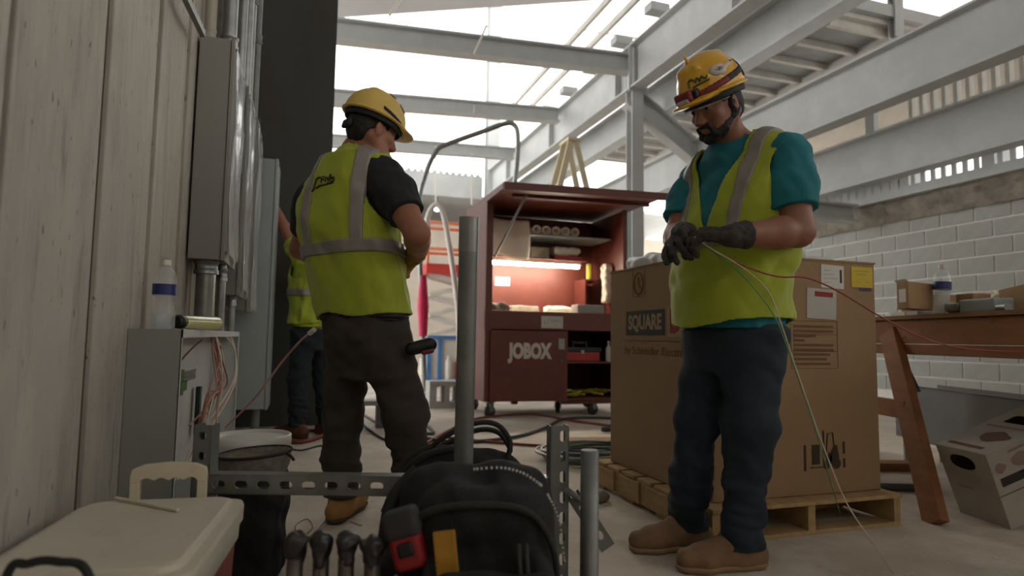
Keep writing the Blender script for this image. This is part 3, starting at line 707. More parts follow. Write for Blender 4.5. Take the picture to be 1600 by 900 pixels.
# second bag behind the pipe
rc = (0.492,1.97,0.326)
rb = thing('tool_bag', 'black duffel bag with raised handles behind the steel pipe', 'bag', (rc[0], rc[1], 0))
s = SDF((rc[0] - .38, rc[1] - .3, -.01), (rc[0] + .38, rc[1] + .3, .56), .007)
s.rbox(P(rc, 0, .03, .20), (.24, .10, .255), .13, AX, k=.03, taper=-.12); s.rbox(P(rc, .02, -.06, .14), (.20, .06, .15), .05, AX, k=.03); s.warp(.004, 30, 5); s.plane((0, 0, .001), (0, 0, -1))
s.build('shell', 'bag_black', rb)
for q, dz in ((0, 0), (.05, -.03)):
    MB().tube(curve_pts([P(rc, -.13, q, .42), P(rc, -.06, q, .48 + dz), P(rc, .04, q, .525 + dz), P(rc, .11, q, .52 + dz), P(rc, .15, q, .47 + dz), P(rc, .145, q, .42)], 8), .0085, 8).build('handle', 'bag_web', rb)
MB().tube(curve_pts([P(rc, -.24, -.03, .25), P(rc, -.19, -.04, .36), P(rc, -.11, -.05, .43), P(rc, .0, -.05, .455)], 8), .012, 8).build('shoulder_strap', 'bag_web', rb)
# upright bag with a mesh pocket, left of the rail
lc = (-0.145,2.267,0.296)
lb = thing('tool_pouch', 'upright black tool bag with an open grey mesh pocket behind the slotted rail', 'bag', (lc[0], lc[1], 0))
s = SDF((lc[0] - .22, lc[1] - .2, -.01), (lc[0] + .22, lc[1] + .2, .50), .006)
s.rbox(P(lc, 0, 0, .175), (.105, .09, .19), .06, AX, k=.03); s.warp(.006, 42, 11); s.plane((0, 0, .001), (0, 0, -1)); s.build('shell', 'bag_black', lb)
pk = MB(); n = 20
for j, (rr, z) in enumerate([(.098, .335), (.108, .36), (.112, .400), (.108, .408), (.095, .39), (.08, .37)]):
    for k in range(n):
        a = 2 * math.pi * k / n; pk.v.append(P(lc, rr * 1.05 * math.cos(a), rr * .8 * math.sin(a), z + .010 * math.cos(a - .5)))
for j in range(5):
    for k in range(n): pk.f.append((j * n + k, j * n + (k + 1) % n, (j + 1) * n + (k + 1) % n, (j + 1) * n + k)); pk.sm.append(True)
pk.f.append(tuple(range(5 * n, 6 * n))); pk.sm.append(False)
pk.build('mesh_pocket', 'mesh_grey', lb)
MB().tube([P(lc, .118 * math.cos(a), .09 * math.sin(a), .407 + .010 * math.cos(a - .5)) for a in np.linspace(0, 2 * math.pi, 28, endpoint=False)], .005, 6, closed=True).build('piping', 'bag_web', lb)
MB().tube([P(lc, .105 * math.cos(a), .09 * math.sin(a), .338) for a in np.linspace(0, 2 * math.pi, 28, endpoint=False)], .006, 6, closed=True).build('piping', 'bag_web', lb)
MB().tube(curve_pts([P(lc, .118, -.03, .41), P(lc, .135, -.04, .402), P(lc, .145, -.04, .39)], 5), .005, 6).build('zip_pull', 'black_plastic', lb)
# tote full of steel tools at the bottom edge
tc_ = (0.071,1.371,0.299)
tt = thing('tool_tote', 'low black tote that holds the row of steel tools', 'tote', (tc_[0], tc_[1], 0))
for lo, hi in (((-.11, -.045, 0), (.11, -.04, .235)), ((-.11, .04, 0), (.11, .045, .235)), ((-.11, -.04, 0), (-.105, .04, .235)), ((.105, -.04, 0), (.11, .04, .235)), ((-.105, -.04, 0), (.105, .04, .008))):
    MB().box(lo, hi, frame(P(tc_, 0, 0, 0), R0.tolist(), D0.tolist())).build('tote_wall', 'bag_black', tt)
M('tool_steel', '716b65', .32, .75, var=.2, scale=12); M('smoke_film', '2b2a2b', .3, var=.2, bump=.6, bscale=40)
for i, (px, zt) in enumerate([(-.078, .372), (-.024, .37), (.028, .372), (.082, .365)]):
    t = thing('steel_tool', 'steel-bodied hand tool with dark wrapped head standing in the tote', 'hand tool', P(tc_, px, 0, .009), 'steel tools in the tote')
    q = P(tc_, px, 0, 0)
    MB().lathe([(.016, .009), (.0175, .02), (.0175, .28), (.0190, .285), (.0190, .295), (.0165, .30), (.0165, zt - .03)], (q[0], q[1], 0), 16).build('body', 'tool_steel', t)
    s = SDF(np.array(q) + (-.05, -.05, zt - .06), np.array(q) + (.05, .05, zt + .05), .0035)
    s.cone((q[0], q[1], zt - .035), (q[0], q[1], zt + .002), .017, .022, .01); s.cone((q[0], q[1], zt), tuple(np.array((q[0], q[1], zt)) + R0 * .022 * (-1 if i % 2 else 1) + (0, 0, .006)), .012, .008, .012)
    s.warp(.002, 150, i); s.build('head', 'smoke_film', t)

# ================================================================ tool chest and things at the far end
M('chest_brown', '5e2a20', .5, var=.1, scale=6); layer(MATS['chest_brown'], '6b4a3f', 9, .6, .75, amount=.35)

M('paper', 'd9d2c2', .8, var=.04, scale=8); M('paper_print', '9aa7ad', .8); M('cloth_grey', '8b8275', .95, var=.2, scale=12); M('carton', '9c7e5a', .85, var=.07, scale=5, bump=.12, bscale=90)
M('red_case', 'a52a2a', .5, var=.1); M('stencil_white', 'b8b2a8', .7, var=.08); M('hose_yellow', 'a39a3a', .6, var=.15); M('wheel_dark', '232120', .6)
M('lift_red', 'c03a36', .5, var=.1); M('lift_orange', 'cf6a3c', .5, var=.08); M('lift_white', 'cfcac2', .5, var=.06); M('cart_blue', '3d76b0', .5, var=.08); M('pink_tape', 'd5305c', .6, var=.1)
M('ladder_cream', 'cfc4a6', .55, var=.06); M('cord_red', '7b3a30', .6, var=.1); M('cord_dark', '3a3330', .6, var=.1); M('cord_black', '242324', .6); M('cord_green', '5f7350', .6); M('cord_blue', '3d4c63', .55)
emit('led_tube', 'fff1da', 85); emit('lamp_glow', 'fff6e6', 9)
X0, X1, Y0, Y1, Z0, Z1 = 1.69, 3.28, 5.98, 6.84, .165, 2.21
jb = thing('tool_chest', 'dark brown steel jobsite chest on casters with its lid raised', 'tool chest', (2.48, 6.4, 0))
t_ = .02
MB().box((X0, Y0, Z0), (X0 + t_, Y1, Z1)).build('side_panel', 'chest_brown', jb)
MB().box((X1 - t_, Y0, Z0), (X1, Y1, Z1)).build('side_panel', 'chest_brown', jb)
MB().box((X0 + t_, Y1 - t_, Z0), (X1 - t_, Y1, Z1)).build('back_panel', 'chest_brown', jb)
MB().box((X0 + t_, Y0, Z0), (X1 - t_, Y1 - t_, Z0 + t_)).build('bottom_panel', 'chest_brown', jb)
MB().box((X0, Y0 - .012, .885), (X1, Y0 + .02, 1.075)).build('front_lip', 'chest_brown', jb, .004)
MB().box((X0, Y0 - .015, Z0), (X0 + .07, Y0 + .01, 2.21)).build('corner_post', 'chest_brown', jb, .003)
MB().box((X1 - .05, Y0 - .015, Z0), (X1, Y0 + .01, 2.21)).build('corner_post', 'chest_brown', jb, .003)
MB().box((X0 + t_, Y0 + .02, 1.03), (X1 - t_, Y1 - t_, 1.05)).build('work_shelf', 'chest_brown', jb)
MB().box((X0 + t_, 6.38, 1.675), (X1 - .28, Y1 - t_, 1.69)).build('shelf', 'chest_brown', jb)
MB().box((X0 + t_, 6.30, 1.925), (X1 - t_, Y1 - t_, 1.94)).build('shelf', 'paper_print', jb)
MB().box((2.52, Y0 + .03, .545), (X1 - t_, Y1 - t_, .56)).build('shelf', 'chest_brown', jb)
MB().box((2.50, Y0 + .02, Z0 + t_), (2.52, Y1 - t_, 1.03)).build('divider', 'chest_brown', jb)
dM = frame((1.745, Y0 - .02, 0), (math.cos(.10), -math.sin(.10), 0), (math.sin(.10), math.cos(.10), 0))
dr = MB().box((0, -.022, .17), (.80, 0, .875), dM, .003).build('door', 'chest_brown', jb)
MB().box((.700, -.032, .69), (.765, -.021, .80), dM).build('latch_plate', 'galv', dr); MB().lathe([(.016, 0), (.016, .014)], n=12, M4=dM @ Matrix.Translation((.732, -.022, .575)) @ Matrix.Rotation(math.pi / 2, 4, 'X')).build('lock', 'steel_dark', dr)
text('stencil_lettering', 'JOBOX', 'stencil_white', dr, dM @ Matrix.Translation((.405, -.0235, .665)) @ Matrix.Rotation(math.pi / 2, 4, 'X'), .20, .46, .001, bold=.012)
# raised lid with a folded rim
ld = MB().hexa([(X0, 5.40, 2.215), (X1 + .17, 5.42, 2.265), (X1 + .12, 6.86, 2.23), (X0, 6.86, 2.21), (X0, 5.40, 2.245), (X1 + .17, 5.42, 2.295), (X1 + .12, 6.86, 2.26), (X0, 6.86, 2.24)]).build('lid', 'chest_brown', jb)
MB().bar((X0, 5.41, 2.20), (X1 + .17, 5.43, 2.25), .03, .06, up=(0, 0, 1)).build('lid_rim', 'chest_brown', ld)
MB().bar((X0 + .2, 5.75, 2.205), (X1 + .15, 5.77, 2.235), .04, .03, up=(0, 0, 1)).build('lid_rib', 'chest_brown', ld)
MB().bar((X0 + .01, 5.42, 2.21), (X0 + .01, 6.0, 2.20), .03, .05, up=(0, 0, 1)).build('lid_rim', 'chest_brown', ld)
MB().tube([(1.99, 5.62, 2.2), (1.80, 6.05, 1.62)], .011, 8).build('lid_strut', 'galv_dull', jb)
pl = MB().box((2.29, Y0 - .016, .905), (2.53, Y0 - .012, 1.03)).build('maker_plate', 'stencil_white', jb, label='pale plate with a faint blue-grey mark')
MB().tube(curve_pts([(2.325, Y0 - .017, .985), (2.335, Y0 - .017, .95), (2.355, Y0 - .017, .96), (2.375, Y0 - .017, 1.0), (2.40, Y0 - .017, 1.005)], 5), .006, 6).box((2.40, Y0 - .0185, .972), (2.505, Y0 - .016, .992)).build('printed_mark', 'paper_print', pl)
MB().tube([(1.76, 6.44, 1.615), (2.92, 6.44, 1.615)], .019, 12).build('light_tube', 'led_tube', jb, label='lit fluorescent tube under the shelf')
MB().box((1.74, 6.42, 1.635), (2.94, 6.50, 1.672)).build('light_fixture', 'lift_white', jb)
MB().box((2.04, Y1 - .024, 1.40), (2.22, Y1 - .02, 1.50)).build('notice', 'paper', jb)
def caster(x, y, rot, r=.062, top=.165):
    m4 = Matrix.Translation((x, y, 0)) @ Matrix.Rotation(rot, 4, 'Z')
    c = MB().lathe([(r * .55, -.02), (r * .9, -.018), (r, -.012), (r, .012), (r * .9, .018), (r * .55, .02)], n=20, M4=m4 @ Matrix.Translation((0, 0, r)) @ Matrix.Rotation(math.pi / 2, 4, 'X')).build('caster', 'wheel_dark', jb)
    MB().box((-.02, -.032, r), (.03, -.026, top - .005), m4).box((-.02, .026, r), (.03, .032, top - .005), m4).box((-.04, -.04, top - .012), (.05, .04, top), m4).tube([m4 @ V((0, -.036, r)), m4 @ V((0, .036, r))], .008, 8).build('fork', 'galv_dull', c)
for x, y, r in ((1.78, 6.06, .3), (2.62, 6.30, 1.0), (2.92, 6.06, .2), (1.80, 6.74, .6), (3.18, 6.74, .2), (3.18, 6.08, 1.2)): caster(x, y, r)
MB().box((2.55, 6.02, .12), (3.25, 6.1, .166)).build('fork_skid', 'chest_brown', jb); MB().box((2.1, 6.3, .10), (2.16, 6.36, .166)).build('drain_leg', 'chest_brown', jb)
# contents
for i in range(5):
    x = 2.36 + i * .115; m = MB(); n = 18
    vs = []
    for (r, y) in ((.05, 6.32), (.05, 6.78), (.03, 6.78), (.03, 6.32)): vs += [(x + r * math.cos(2 * math.pi * k / n), y, 1.992 + r * math.sin(2 * math.pi * k / n)) for k in range(n)]
    m.add(vs, [(j * n + k, ((j + 1) % 4) * n + k, ((j + 1) % 4) * n + (k + 1) % n, j * n + (k + 1) % n) for j in range(4) for k in range(n)], True)
    o = m.build('paper_roll', 'paper'); tag(o, 'rolled drawing lying on the top shelf of the brown chest', 'paper roll', 'rolled drawings in the chest')
m = MB(); vs = []
for j in range(14):
    for i in range(12):
        u = i / 11; x = 1.745 + .50 * u; z = 2.06 - .40 * j / 13; vs.append((x, 6.27 - .02 * math.sin(u * 9) - .035 * math.sin(j / 13 * 3.1), z + .02 * math.sin(u * 5) * (j / 13)))
m.add(vs, [(j * 12 + i, j * 12 + i + 1, (j + 1) * 12 + i + 1, (j + 1) * 12 + i) for j in range(13) for i in range(11)], True)
o = m.build('drawing_sheets', 'paper'); o.modifiers.new('thickness', 'SOLIDIFY').thickness = .012; tag(o, 'large white drawing sheets draped over the chest top shelf', 'paper')
def lump(name, label, cat, c, half, mat, rad=.02, warp=.004, seed=1, h=.008, rot=0, group=None, freq=40):
    s = SDF(np.array(c) - np.linalg.norm(half) - .03, np.array(c) + np.linalg.norm(half) + .03, h)
    A = [np.array([math.cos(rot), math.sin(rot), 0]), np.array([-math.sin(rot), math.cos(rot), 0]), np.array([0, 0, 1.])]
    s.rbox(c, half, min(rad, min(half) * .95), A, k=0)
    if warp: s.warp(warp, freq, seed)
    s.plane((0, 0, c[2] - half[2] + .001), (0, 0, -1))
    return tag(s.build(name, mat), label, cat, group)
lump('parts_box', 'grey parts box on the chest shelf under the paper rolls', 'box', (2.46, 6.55, 1.755), (.11, .10, .065), 'cloth_grey', .01, 0)
lump('tool_case', 'flat red case on the chest shelf under a white bundle', 'case', (2.80, 6.55, 1.715), (.17, .10, .026), 'red_case', .01, 0)
lump('cloth_bundle', 'white cloth bundle lying on the red case', 'cloth', (2.79, 6.55, 1.79), (.16, .09, .05), 'paper', .04, .006, 4)
lump('rag_bag', 'grey crumpled bag at the end of the chest work shelf', 'bag', (1.86, 6.16, 1.105), (.12, .11, .055), 'cloth_grey', .05, .008, 6)
for i, (x, y, w_, l_, a) in enumerate([(2.3, 6.3, .38, .26, .1), (2.55, 6.4, .36, .28, -.2), (2.12, 6.5, .30, .24, .4)]):
    m4 = Matrix.Translation((x, y, 1.051 + .004 * i)) @ Matrix.Rotation(a, 4, 'Z')
    tag(MB().box((-w_, -l_ * .6, 0), (w_, l_ * .6, .003), m4).build('plan_sheet', 'paper'), ['wide plan sheet spread under the others on the chest work shelf', 'plan sheet lying askew over the wide one on the chest shelf', 'small plan sheet on top by the crumpled grey bag'][i], 'paper')
lump('grey_case', 'low grey case leaning at the back of chest work shelf', 'case', (2.32, 6.62, 1.115), (.17, .06, .05), 'cloth_grey', .02, .002)
lump('bundled_plans', 'white rolled bundle beside the low grey case', 'paper', (2.72, 6.45, 1.11), (.22, .06, .045), 'paper', .04, .006, 9, rot=.15)
lump('metal_box', 'grey metal box at the open end of the chest work shelf', 'box', (2.90, 6.15, 1.11), (.16, .09, .058), 'panel_dark', .008, 0)
lump('hanging_rag', 'pale rag hanging on the side of the open chest', 'rag', (3.207, 6.30, 1.42), (.05, .06, .22), 'paper', .03, .008, 12)
lump('spray_can', 'yellow can standing against the chest side', 'can', (3.10, 6.55, 1.58), (.03, .03, .10), 'hose_yellow', .02, 0)
MB().box((3.0, 6.44, 1.46), (3.20, 6.74, 1.48)).box((3.0,6.44,1.05),(3.02,6.74,1.46)).build('side_rack', 'chest_brown', jb)
tk = thing('toolbox', 'red and black toolbox on the lower chest shelf', 'toolbox', (2.83, 6.2, .56))
MB().box((2.62, 6.12, .561), (3.03, 6.34, .66), bev=.008).build('base', 'red_case', tk); MB().box((2.60, 6.11, .66), (3.05, 6.35, .71), bev=.01).build('lid', 'black_plastic', tk)
MB().box((2.74, 6.2, .71), (2.76, 6.24, .76)).box((2.90, 6.2, .71), (2.92, 6.24, .76)).box((2.74, 6.2, .75), (2.92, 6.24, .77)).build('handle', 'black_plastic', tk); MB().box((2.80, 6.108, .64), (2.84, 6.12, .68)).build('latch', 'galv', tk)
tag(MB().lathe([(.03, 0), (.034, .01), (.034, .13), (.02, .16), (.012, .17), (.012, .2), (.016, .2), (.016, .22)], (3.15, 6.15, .561), 16).build('squeeze_bottle', 'white_plastic'), 'small white squeeze bottle beside the red and black toolbox', 'bottle')
r_ = random.Random(5)
for i in range(6):
    p = [(2.60 + .09 * k + r_.uniform(-.04, .04), 6.1 + r_.uniform(0, .3), .20 + r_.uniform(0, .05)) for k in range(7)]
    if i == 0: hs = thing('hose_pile', 'tangled yellow hoses at the bottom of the chest', 'hose', (2.9, 6.2, .185))
    MB().tube(curve_pts(p, 5), .014, 6).build('hose_loop', 'hose_yellow', hs)

# step ladder behind the chest
ly = 8.1
la = thing('step_ladder', 'cream stepladder standing behind the raised chest lid', 'ladder', (3.22, ly, 0))
ap = V((3.516,8.1,3.64))
for sx, nm in ((-1, 'front_rail'), (1, 'rear_rail')):
    for dy_ in (-.16, .16):
        foot = V((ap.x + sx * .95, ly + dy_ * 1.5, 0)); topp = V((ap.x + sx * .03, ly + dy_ * .8, ap.z))
        MB().bar(foot, topp, .03, .085, up=(1, 0, 0)).build(nm, 'ladder_cream', la)
for i in range(9):
    z = .3 + i * .33; k = 1 - z / ap.z; x = ap.x - .03 - .92 * k
    MB().box((x - .04, ly - .16 - .1 * k, z), (x + .04, ly + .16 + .1 * k, z + .03)).build('step', 'ladder_cream', la)
MB().box((ap.x - .09, ly - .17, ap.z - .02), (ap.x + .09, ly + .17, ap.z + .02)).build('ladder_top', 'ladder_cream', la)
# bent conduit
bc_ = thing('bent_pipe', 'tall grey bent pipe arching over to the brown chest, pink tape on it', 'pipe', (1.392,7.52,0.137))
pts = curve_pts([(1.392,7.52,0.137), (1.329,7.468,1), (1.24,7.386,2.309), (1.29,7.334,2.734), (1.41,7.268,3.037), (1.539,7.219,3.123), (1.9,7.087,3.268), (2.19,6.982,3.38), (2.293,6.95,3.359), (2.335,6.947,3.236), (2.339,6.97,2.943), (2.318,7.01,2.557)], 8)
MB().tube(pts, .030, 12).build('pipe', 'galv', bc_)
for q, e, rr in (((1.315,7.427,1.539), (1.344,7.479,0.807), .05),): MB().tube([q, ((V(q) + V(e)) / 2), e], 0, 10, rs=[.04, .07, .05]).build('tape_flag', 'pink_tape', bc_)
MB().lathe([(.07, 0), (.07, .02), (.05, .03), (.045, .12)], pts[0][:2] + (0,), 16).build('foot', 'galv_dull', bc_)
# hose and hanging cords
tag(MB().tube(curve_pts([(1.407,7.88,2.066), (1.428,7.85,2.329), (1.493,7.817,2.478), (1.571,7.791,2.471), (1.641,7.783,2.291), (1.748,7.793,1.758), (1.853,7.814,1.102), (1.891,7.85,0.527), ((1.948,7.887,-0.13)[0], (1.948,7.887,-0.13)[1], .0)], 6), .035, 10).build('white_hose', 'lift_white'), 'white hose arching up beside the scissor lift', 'hose')
for i, (px, ytop, ybot, Y) in enumerate([(681, 212, 318, 11.1), (737, 233, 322, 14.0), (670, 165, 300, 11.1), (743, 75, 122, 8.3)]):
    pass
def cordv(label, a, b): return tag(MB().tube([a, b], .018, 6).build('drop_cable', 'wire_white'), label, 'cord')
cordv('white cord hanging from the third cross beam beside the bent pipe', (2.698,14,5.228), (2.733,14,3.841))
cordv('white cord hanging from the third cross beam above the steel pipe', (3.56,14,5.139), (3.586,14,3.911))
cordv('short white cord hanging from the second cross beam', (2.879,11.2,5.211), (2.882,11.2,5.048))
cordv('slanted white cord above the first cross beam', (0.898,8.2,5.111), (1.061,8.2,5.413)); cordv('slanted white cord tied under the first cross beam', (2.093,8.2,4.777), (2.262,8.2,5.219))
# scissor lift
sl = thing('scissor_lift', 'red scissor lift with white folding arms beyond the brown chest', 'lift', (2.55, 9.6, 0))
MB().box((1.75, 9.35, .12), (3.35, 9.95, .42), bev=.02).build('chassis', 'lift_white', sl)
for x in (1.95, 3.1):
    for y in (9.36, 9.9): MB().lathe([(.06, -.05), (.16, -.05), (.16, .05), (.06, .05)], n=18, M4=Matrix.Translation((x, y, .16)) @ Matrix.Rotation(math.pi / 2, 4, 'X')).build('wheel', 'wheel_dark', sl)
for k in range(4):
    za, zb = .45 + k * .36, .45 + (k + 1) * .36
    for y in (9.42, 9.86):
        for (p, q) in ((1.8, 3.25), (3.25, 1.8)): MB().bar((p, y, za), (q, y + .03, zb), .04, .075, up=(0, 0, 1)).build('scissor_arm', 'lift_white', sl)
MB().box((1.72, 9.32, 1.89), (3.38, 9.96, 2.06)).build('platform', 'lift_red', sl)
for z in (2.32, 2.78): MB().tube([(1.74, 9.34, z), (3.36, 9.34, z), (3.36, 9.94, z), (1.74, 9.94, z)], .028, 8, closed=True).build('guard_rail', 'lift_orange', sl)
for x in (1.74, 2.55, 3.36):
    for y in (9.34, 9.94): MB().tube([(x, y, 2.06), (x, y, 2.78)], .026, 8).build('rail_post', 'lift_orange', sl)
sl.location = (2.75, 10.8, 0)
# blue cart
kx, ky, kz = (2.156,9.972,0.04)
bcart = thing('utility_cart', 'blue framed cart with white panel under the scissor lift', 'cart', (kx, ky, 0))
for x in (-.26, -.08, .3):
    MB().box((kx + x - .03, ky - .02, .06), (kx + x + .03, ky + .02, .80)).build('post', 'cart_blue', bcart)
MB().box((kx - .26, ky + .021, .12), (kx + .3, ky + .04, .76)).build('panel', 'lift_white', bcart); MB().box((kx - .29, ky - .05, .04), (kx + .33, ky + .3, .10)).build('base', 'cart_blue', bcart)
MB().box((kx - .29, ky - .03, .76), (kx + .33, ky + .03, .82)).build('top_rail', 'cart_blue', bcart); MB().box((kx + .18, ky - .03, .1), (kx + .27, ky + .02, .4)).build('extinguisher', 'lift_red', bcart)
MB().lathe([(.035, 0), (.05, .02), (.05, .3), (.02, .36), (.02, .4)], (kx + .05, ky - .06, .1), 14).build('cylinder', 'lift_white', bcart)
for x in (-.22, .26): MB().lathe([(.04, -.015), (.04, .015)], n=14, M4=Matrix.Translation((kx + x, ky, .04)) @ Matrix.Rotation(math.pi / 2, 4, 'X')).build('wheel', 'wheel_dark', bcart)
# hollow block with two dark cells
hx, hy, hz = (1.508,6.942,0)
hb = MB().box((hx - .17, hy, 0), (hx + .24, hy + .25, .06)).box((hx - .17, hy, .25), (hx + .24, hy + .25, .30))
for x, w_ in ((-.17, .08), (.0, .06), (.14, .10)): hb.box((hx + x, hy, .06), (hx + x + w_, hy + .25, .25))
tag(hb.build('hollow_block', 'block'), 'white hollow concrete block with two dark cells near the chest', 'block')
# low steel stand seen between the worker's legs
sx, sy, sz = (0.639,5.604,0)
sd = thing('steel_stand', 'low grey steel stand on the floor beyond the back-turned worker', 'stand', (sx, sy, 0))
MB().box((sx - .22, sy - .1, .20), (sx + .1, sy + .1, .24)).build('top_plate', 'panel_dark', sd); MB().box((sx - .03, sy - .05, 0), (sx + .08, sy + .05, .20)).build('leg', 'steel_dark', sd); MB().box((sx - .21, sy - .05, 0), (sx - .17, sy + .05, .20)).build('leg', 'steel_dark', sd)
# lamps in the distance
for p, lb in (((3.061,15.5,4.07), 'small lit lamp on the far wall beside the white hose'), ((7.403,13,3.698), 'small lit lamp beyond the chest lid near the column')):
    t = thing('wall_lamp', lb, 'lamp', p); MB().lathe([(.02, -.07), (.06, -.05), (.085, 0), (.06, .05), (.02, .07)], p, 16).build('globe', 'lamp_glow', t); MB().tube([p, (p[0], p[1], p[2] + .3)], .012, 6).build('stem', 'steel_dark', t)

# ---------------------------------------------------------------- floor clutter
def cord(label, pts, r, mat, name='floor_cord'):
    return tag(MB().tube(curve_pts([(p[0], p[1], r + .001) for p in pts], 8), r, 6).build(name, mat), label, 'cord')
cord('rust red cord curving past the chest casters', [(0.763,4.405,-0), (1.164,5.186,0), (1.612,5.921,0), (2.258,6.146,0), (2.497,5.547,0), (2.797,4.973,0)], .012, 'cord_red')
cord('brown cord looping over the cardboard sheet', [(0.682,5.595,0), (1.007,4.701,0), (1.517,4.703,0), (2.012,5.146,0), (2.442,5.7,0), (2.852,5.713,0), (3.243,5.39,0)], .014, 'cord_dark')
cord('dark red cord lying in front of the cardboard sheet', [(1.093,4.864,0), (1.455,4.509,-0), (1.837,4.306,0), (2.475,4.45,0)], .011, 'cord_red')
cord('black cord between the feet of the back-turned worker', [(0.477,6.777,0), (0.534,5.473,0), (0.635,4.788,0), (0.86,4.565,0), (1.135,4.613,0)], .010, 'cord_black')
cord('thick grey cord running towards the low steel stand', [(0.519,7.004,0), (0.682,5.595,0), (0.853,5.255,0), (1.013,5.08,0), (1.052,5.514,-0), (0.994,5.608,0)], .012, 'cord_dark')
cord('thin dark cord near the white bucket', [(-0.132,4.748,-0), (-0.002,4.589,0), (0.128,4.739,0), (0.211,4.614,0)], .006, 'cord_black')
cord('maroon cord coil end behind the white bucket', [(-0.139,4.969,0), (-0.004,4.881,0), (0.135,5.085,0), (0.163,5.272,0), (0.067,5.431,0), (-0.078,5.261,0)], .016, 'cord_red')
cord('pale offcut of wire curled on the floor beside the worker boot', [(0.013,2.618,0), (0.066,2.711,0), (0.115,2.853,0), (0.195,2.841,0), (0.255,2.748,0)], .003, 'wire_white')
cord('fine curled copper wire near the tool tote', [(0.008,2.644,-0), (0.057,2.766,0), (0.037,2.904,0), (-0.009,2.821,0), (0.012,2.675,0), (0.096,2.619,0)], .002, 'wire_orange')
tag(MB().lathe([(.02, 0), (.024, .04), (.02, .12)], n=10, M4=Matrix.Translation((2.437,4.88,0.03)) @ Matrix.Rotation(1.4, 4, 'Z') @ Matrix.Rotation(math.pi / 2, 4, 'X')).build('cord_plug', 'cord_black'), 'black plug at the end of a cord on the cardboard sheet', 'plug')
cs = [(2.022,4.69,0.004), (2.654,4.612,0.004), (2.417,4.201,0.004), (1.817,4.26,0.004)]
tag(MB().hexa([(p[0], p[1], .001) for p in cs[::-1]] + [(p[0], p[1], .006) for p in cs[::-1]]).build('cardboard_sheet', 'carton'), 'flat brown cardboard sheet on the floor by the pallet', 'cardboard')
ccx, ccy, _ = (1.843,3.832,0)
cc = thing('cable_coil', 'loose coil of silver and green cable beside the pallet', 'cable coil', (ccx, ccy, 0))
r_ = random.Random(9)
for i in range(12):
    rr = .24 + r_.uniform(-.05, .05); ox, oy = r_.uniform(-.05, .05), r_.uniform(-.04, .04); ph = r_.uniform(0, 6)
    MB().tube([(ccx + ox + rr * 1.25 * math.cos(a), ccy + oy + rr * .95 * math.sin(a), .012 + .013 * (i // 2) + .006 * math.sin(2 * a + ph)) for a in np.linspace(0, 2 * math.pi, 40, endpoint=False)], .0085, 6, closed=True).build('cable_loop', ['galv', 'galv', 'cord_green', 'galv', 'cord_blue', 'galv'][i % 6], cc)
# white bucket
bx, by, _ = (-0.199,2.874,0.321)
bk = thing('bucket', 'white plastic bucket with lid behind the mesh pocket bag', 'bucket', (bx, by, 0))
MB().lathe([(.125, 0), (.13, .01), (.145, .285), (.158, .287), (.158, .30), (.147, .303), (.149, .335)], (bx, by, 0), 32).build('body', 'white_plastic', bk)
MB().lathe([(.152, .330), (.158, .333), (.158, .374), (.153, .378), (.145, .376), (.142, .366), (.12, .366)], (bx, by, 0), 32).build('lid', 'white_plastic', bk)
for i in range(14):
    q = (0.564,2.59,0)
r_ = random.Random(21)
for i, (px, py) in enumerate([(1008, 768), (985, 772), (905, 880), (955, 850), (620, 770), (585, 700), (470, 760)]):
    pass
lump('rag', 'small crumpled grey rag on the floor in front of the pallet', 'rag', tuple(np.array((1.407,2.843,0)) + (0, 0, .02)), (.05, .03, .02), 'cloth_grey', .018, .005, 2, .005, .3)

# ================================================================ carton on a pallet, work table
M('carton_big', '967b5c', .85, var=.05, scale=3, bump=.1, bscale=70); M('carton_ink', '3b3127', .8); M('carton_print', '6b4f33', .85); M('logo_dark', '2e2c28', .7)
M('logo_tan', 'a08c6c', .8); M('logo_red', '8c2a22', .7); M('label_white', 'c8c6be', .6, var=.03); M('label_yellow', 'c9b022', .6, var=.06); M('label_purple', '3a2a6a', .6); M('pallet_wood', 'a98d63', .85, var=.15, scale=6, stretch=(4, 1, 4), bump=.2, bscale=50); layer(MATS['pallet_wood'], '6b5236', 18, .62, .72, amount=.6)
M('timber', '8a5a34', .75, var=.15, scale=5, stretch=(1, 1, 4), bump=.15, bscale=40); layer(MATS['timber'], '4f3018', 9, .62, .70, amount=.7); M('plywood', '7c5c38', .8, var=.12, scale=5)
glassy('clear_pouch', 'd6d6d2', .5, .2)
BX0, BX1, BY0, BY1, BZ0, BZ1 = 1.60, 2.50, 2.20, 3.10, .140, 1.17
pa = thing('pallet', 'wooden shipping pallet under the big brown carton', 'pallet', (2.05, 2.65, 0))
px0, px1, py0, py1 = 1.545, 2.53, 2.13, 3.16
for x in (px0 + .02, (px0 + px1) / 2, px1 - .02):
    MB().box((x - .019, py0, .018), (x + .019, py1, .122)).build('stringer', 'pallet_wood', pa, .002)
for i in range(7):
    y = py0 + .05 + i * (py1 - py0 - .1) / 6
    MB().box((px0 - .004, y - .062, .122), (px1, y + .062, .139)).build('deck_board', 'pallet_wood', pa, .003)
for i in range(4):
    y = py0 + .05 + i * (py1 - py0 - .1) / 3
    MB().box((px0 - .003, y - .05, 0), (px1, y + .05, .018)).build('bottom_board', 'pallet_wood', pa, .003)
for i in range(4):
    y = py0 + .14 + i * .255
    MB().box((px0 - .012, y - .1, .02), (px0 + .002, y + .1, .118)).build('side_block', 'pallet_wood', pa, .004)
ct = thing('carton', 'large brown shipping carton with printed logo on the pallet', 'carton', (2.05, 2.65, .14))
bx_ = MB(); n = 9   # slightly bulging walls
MB().box((BX0, BY0, BZ0), (BX1, BY1, BZ1)).build('box', 'carton_big', ct, .006)
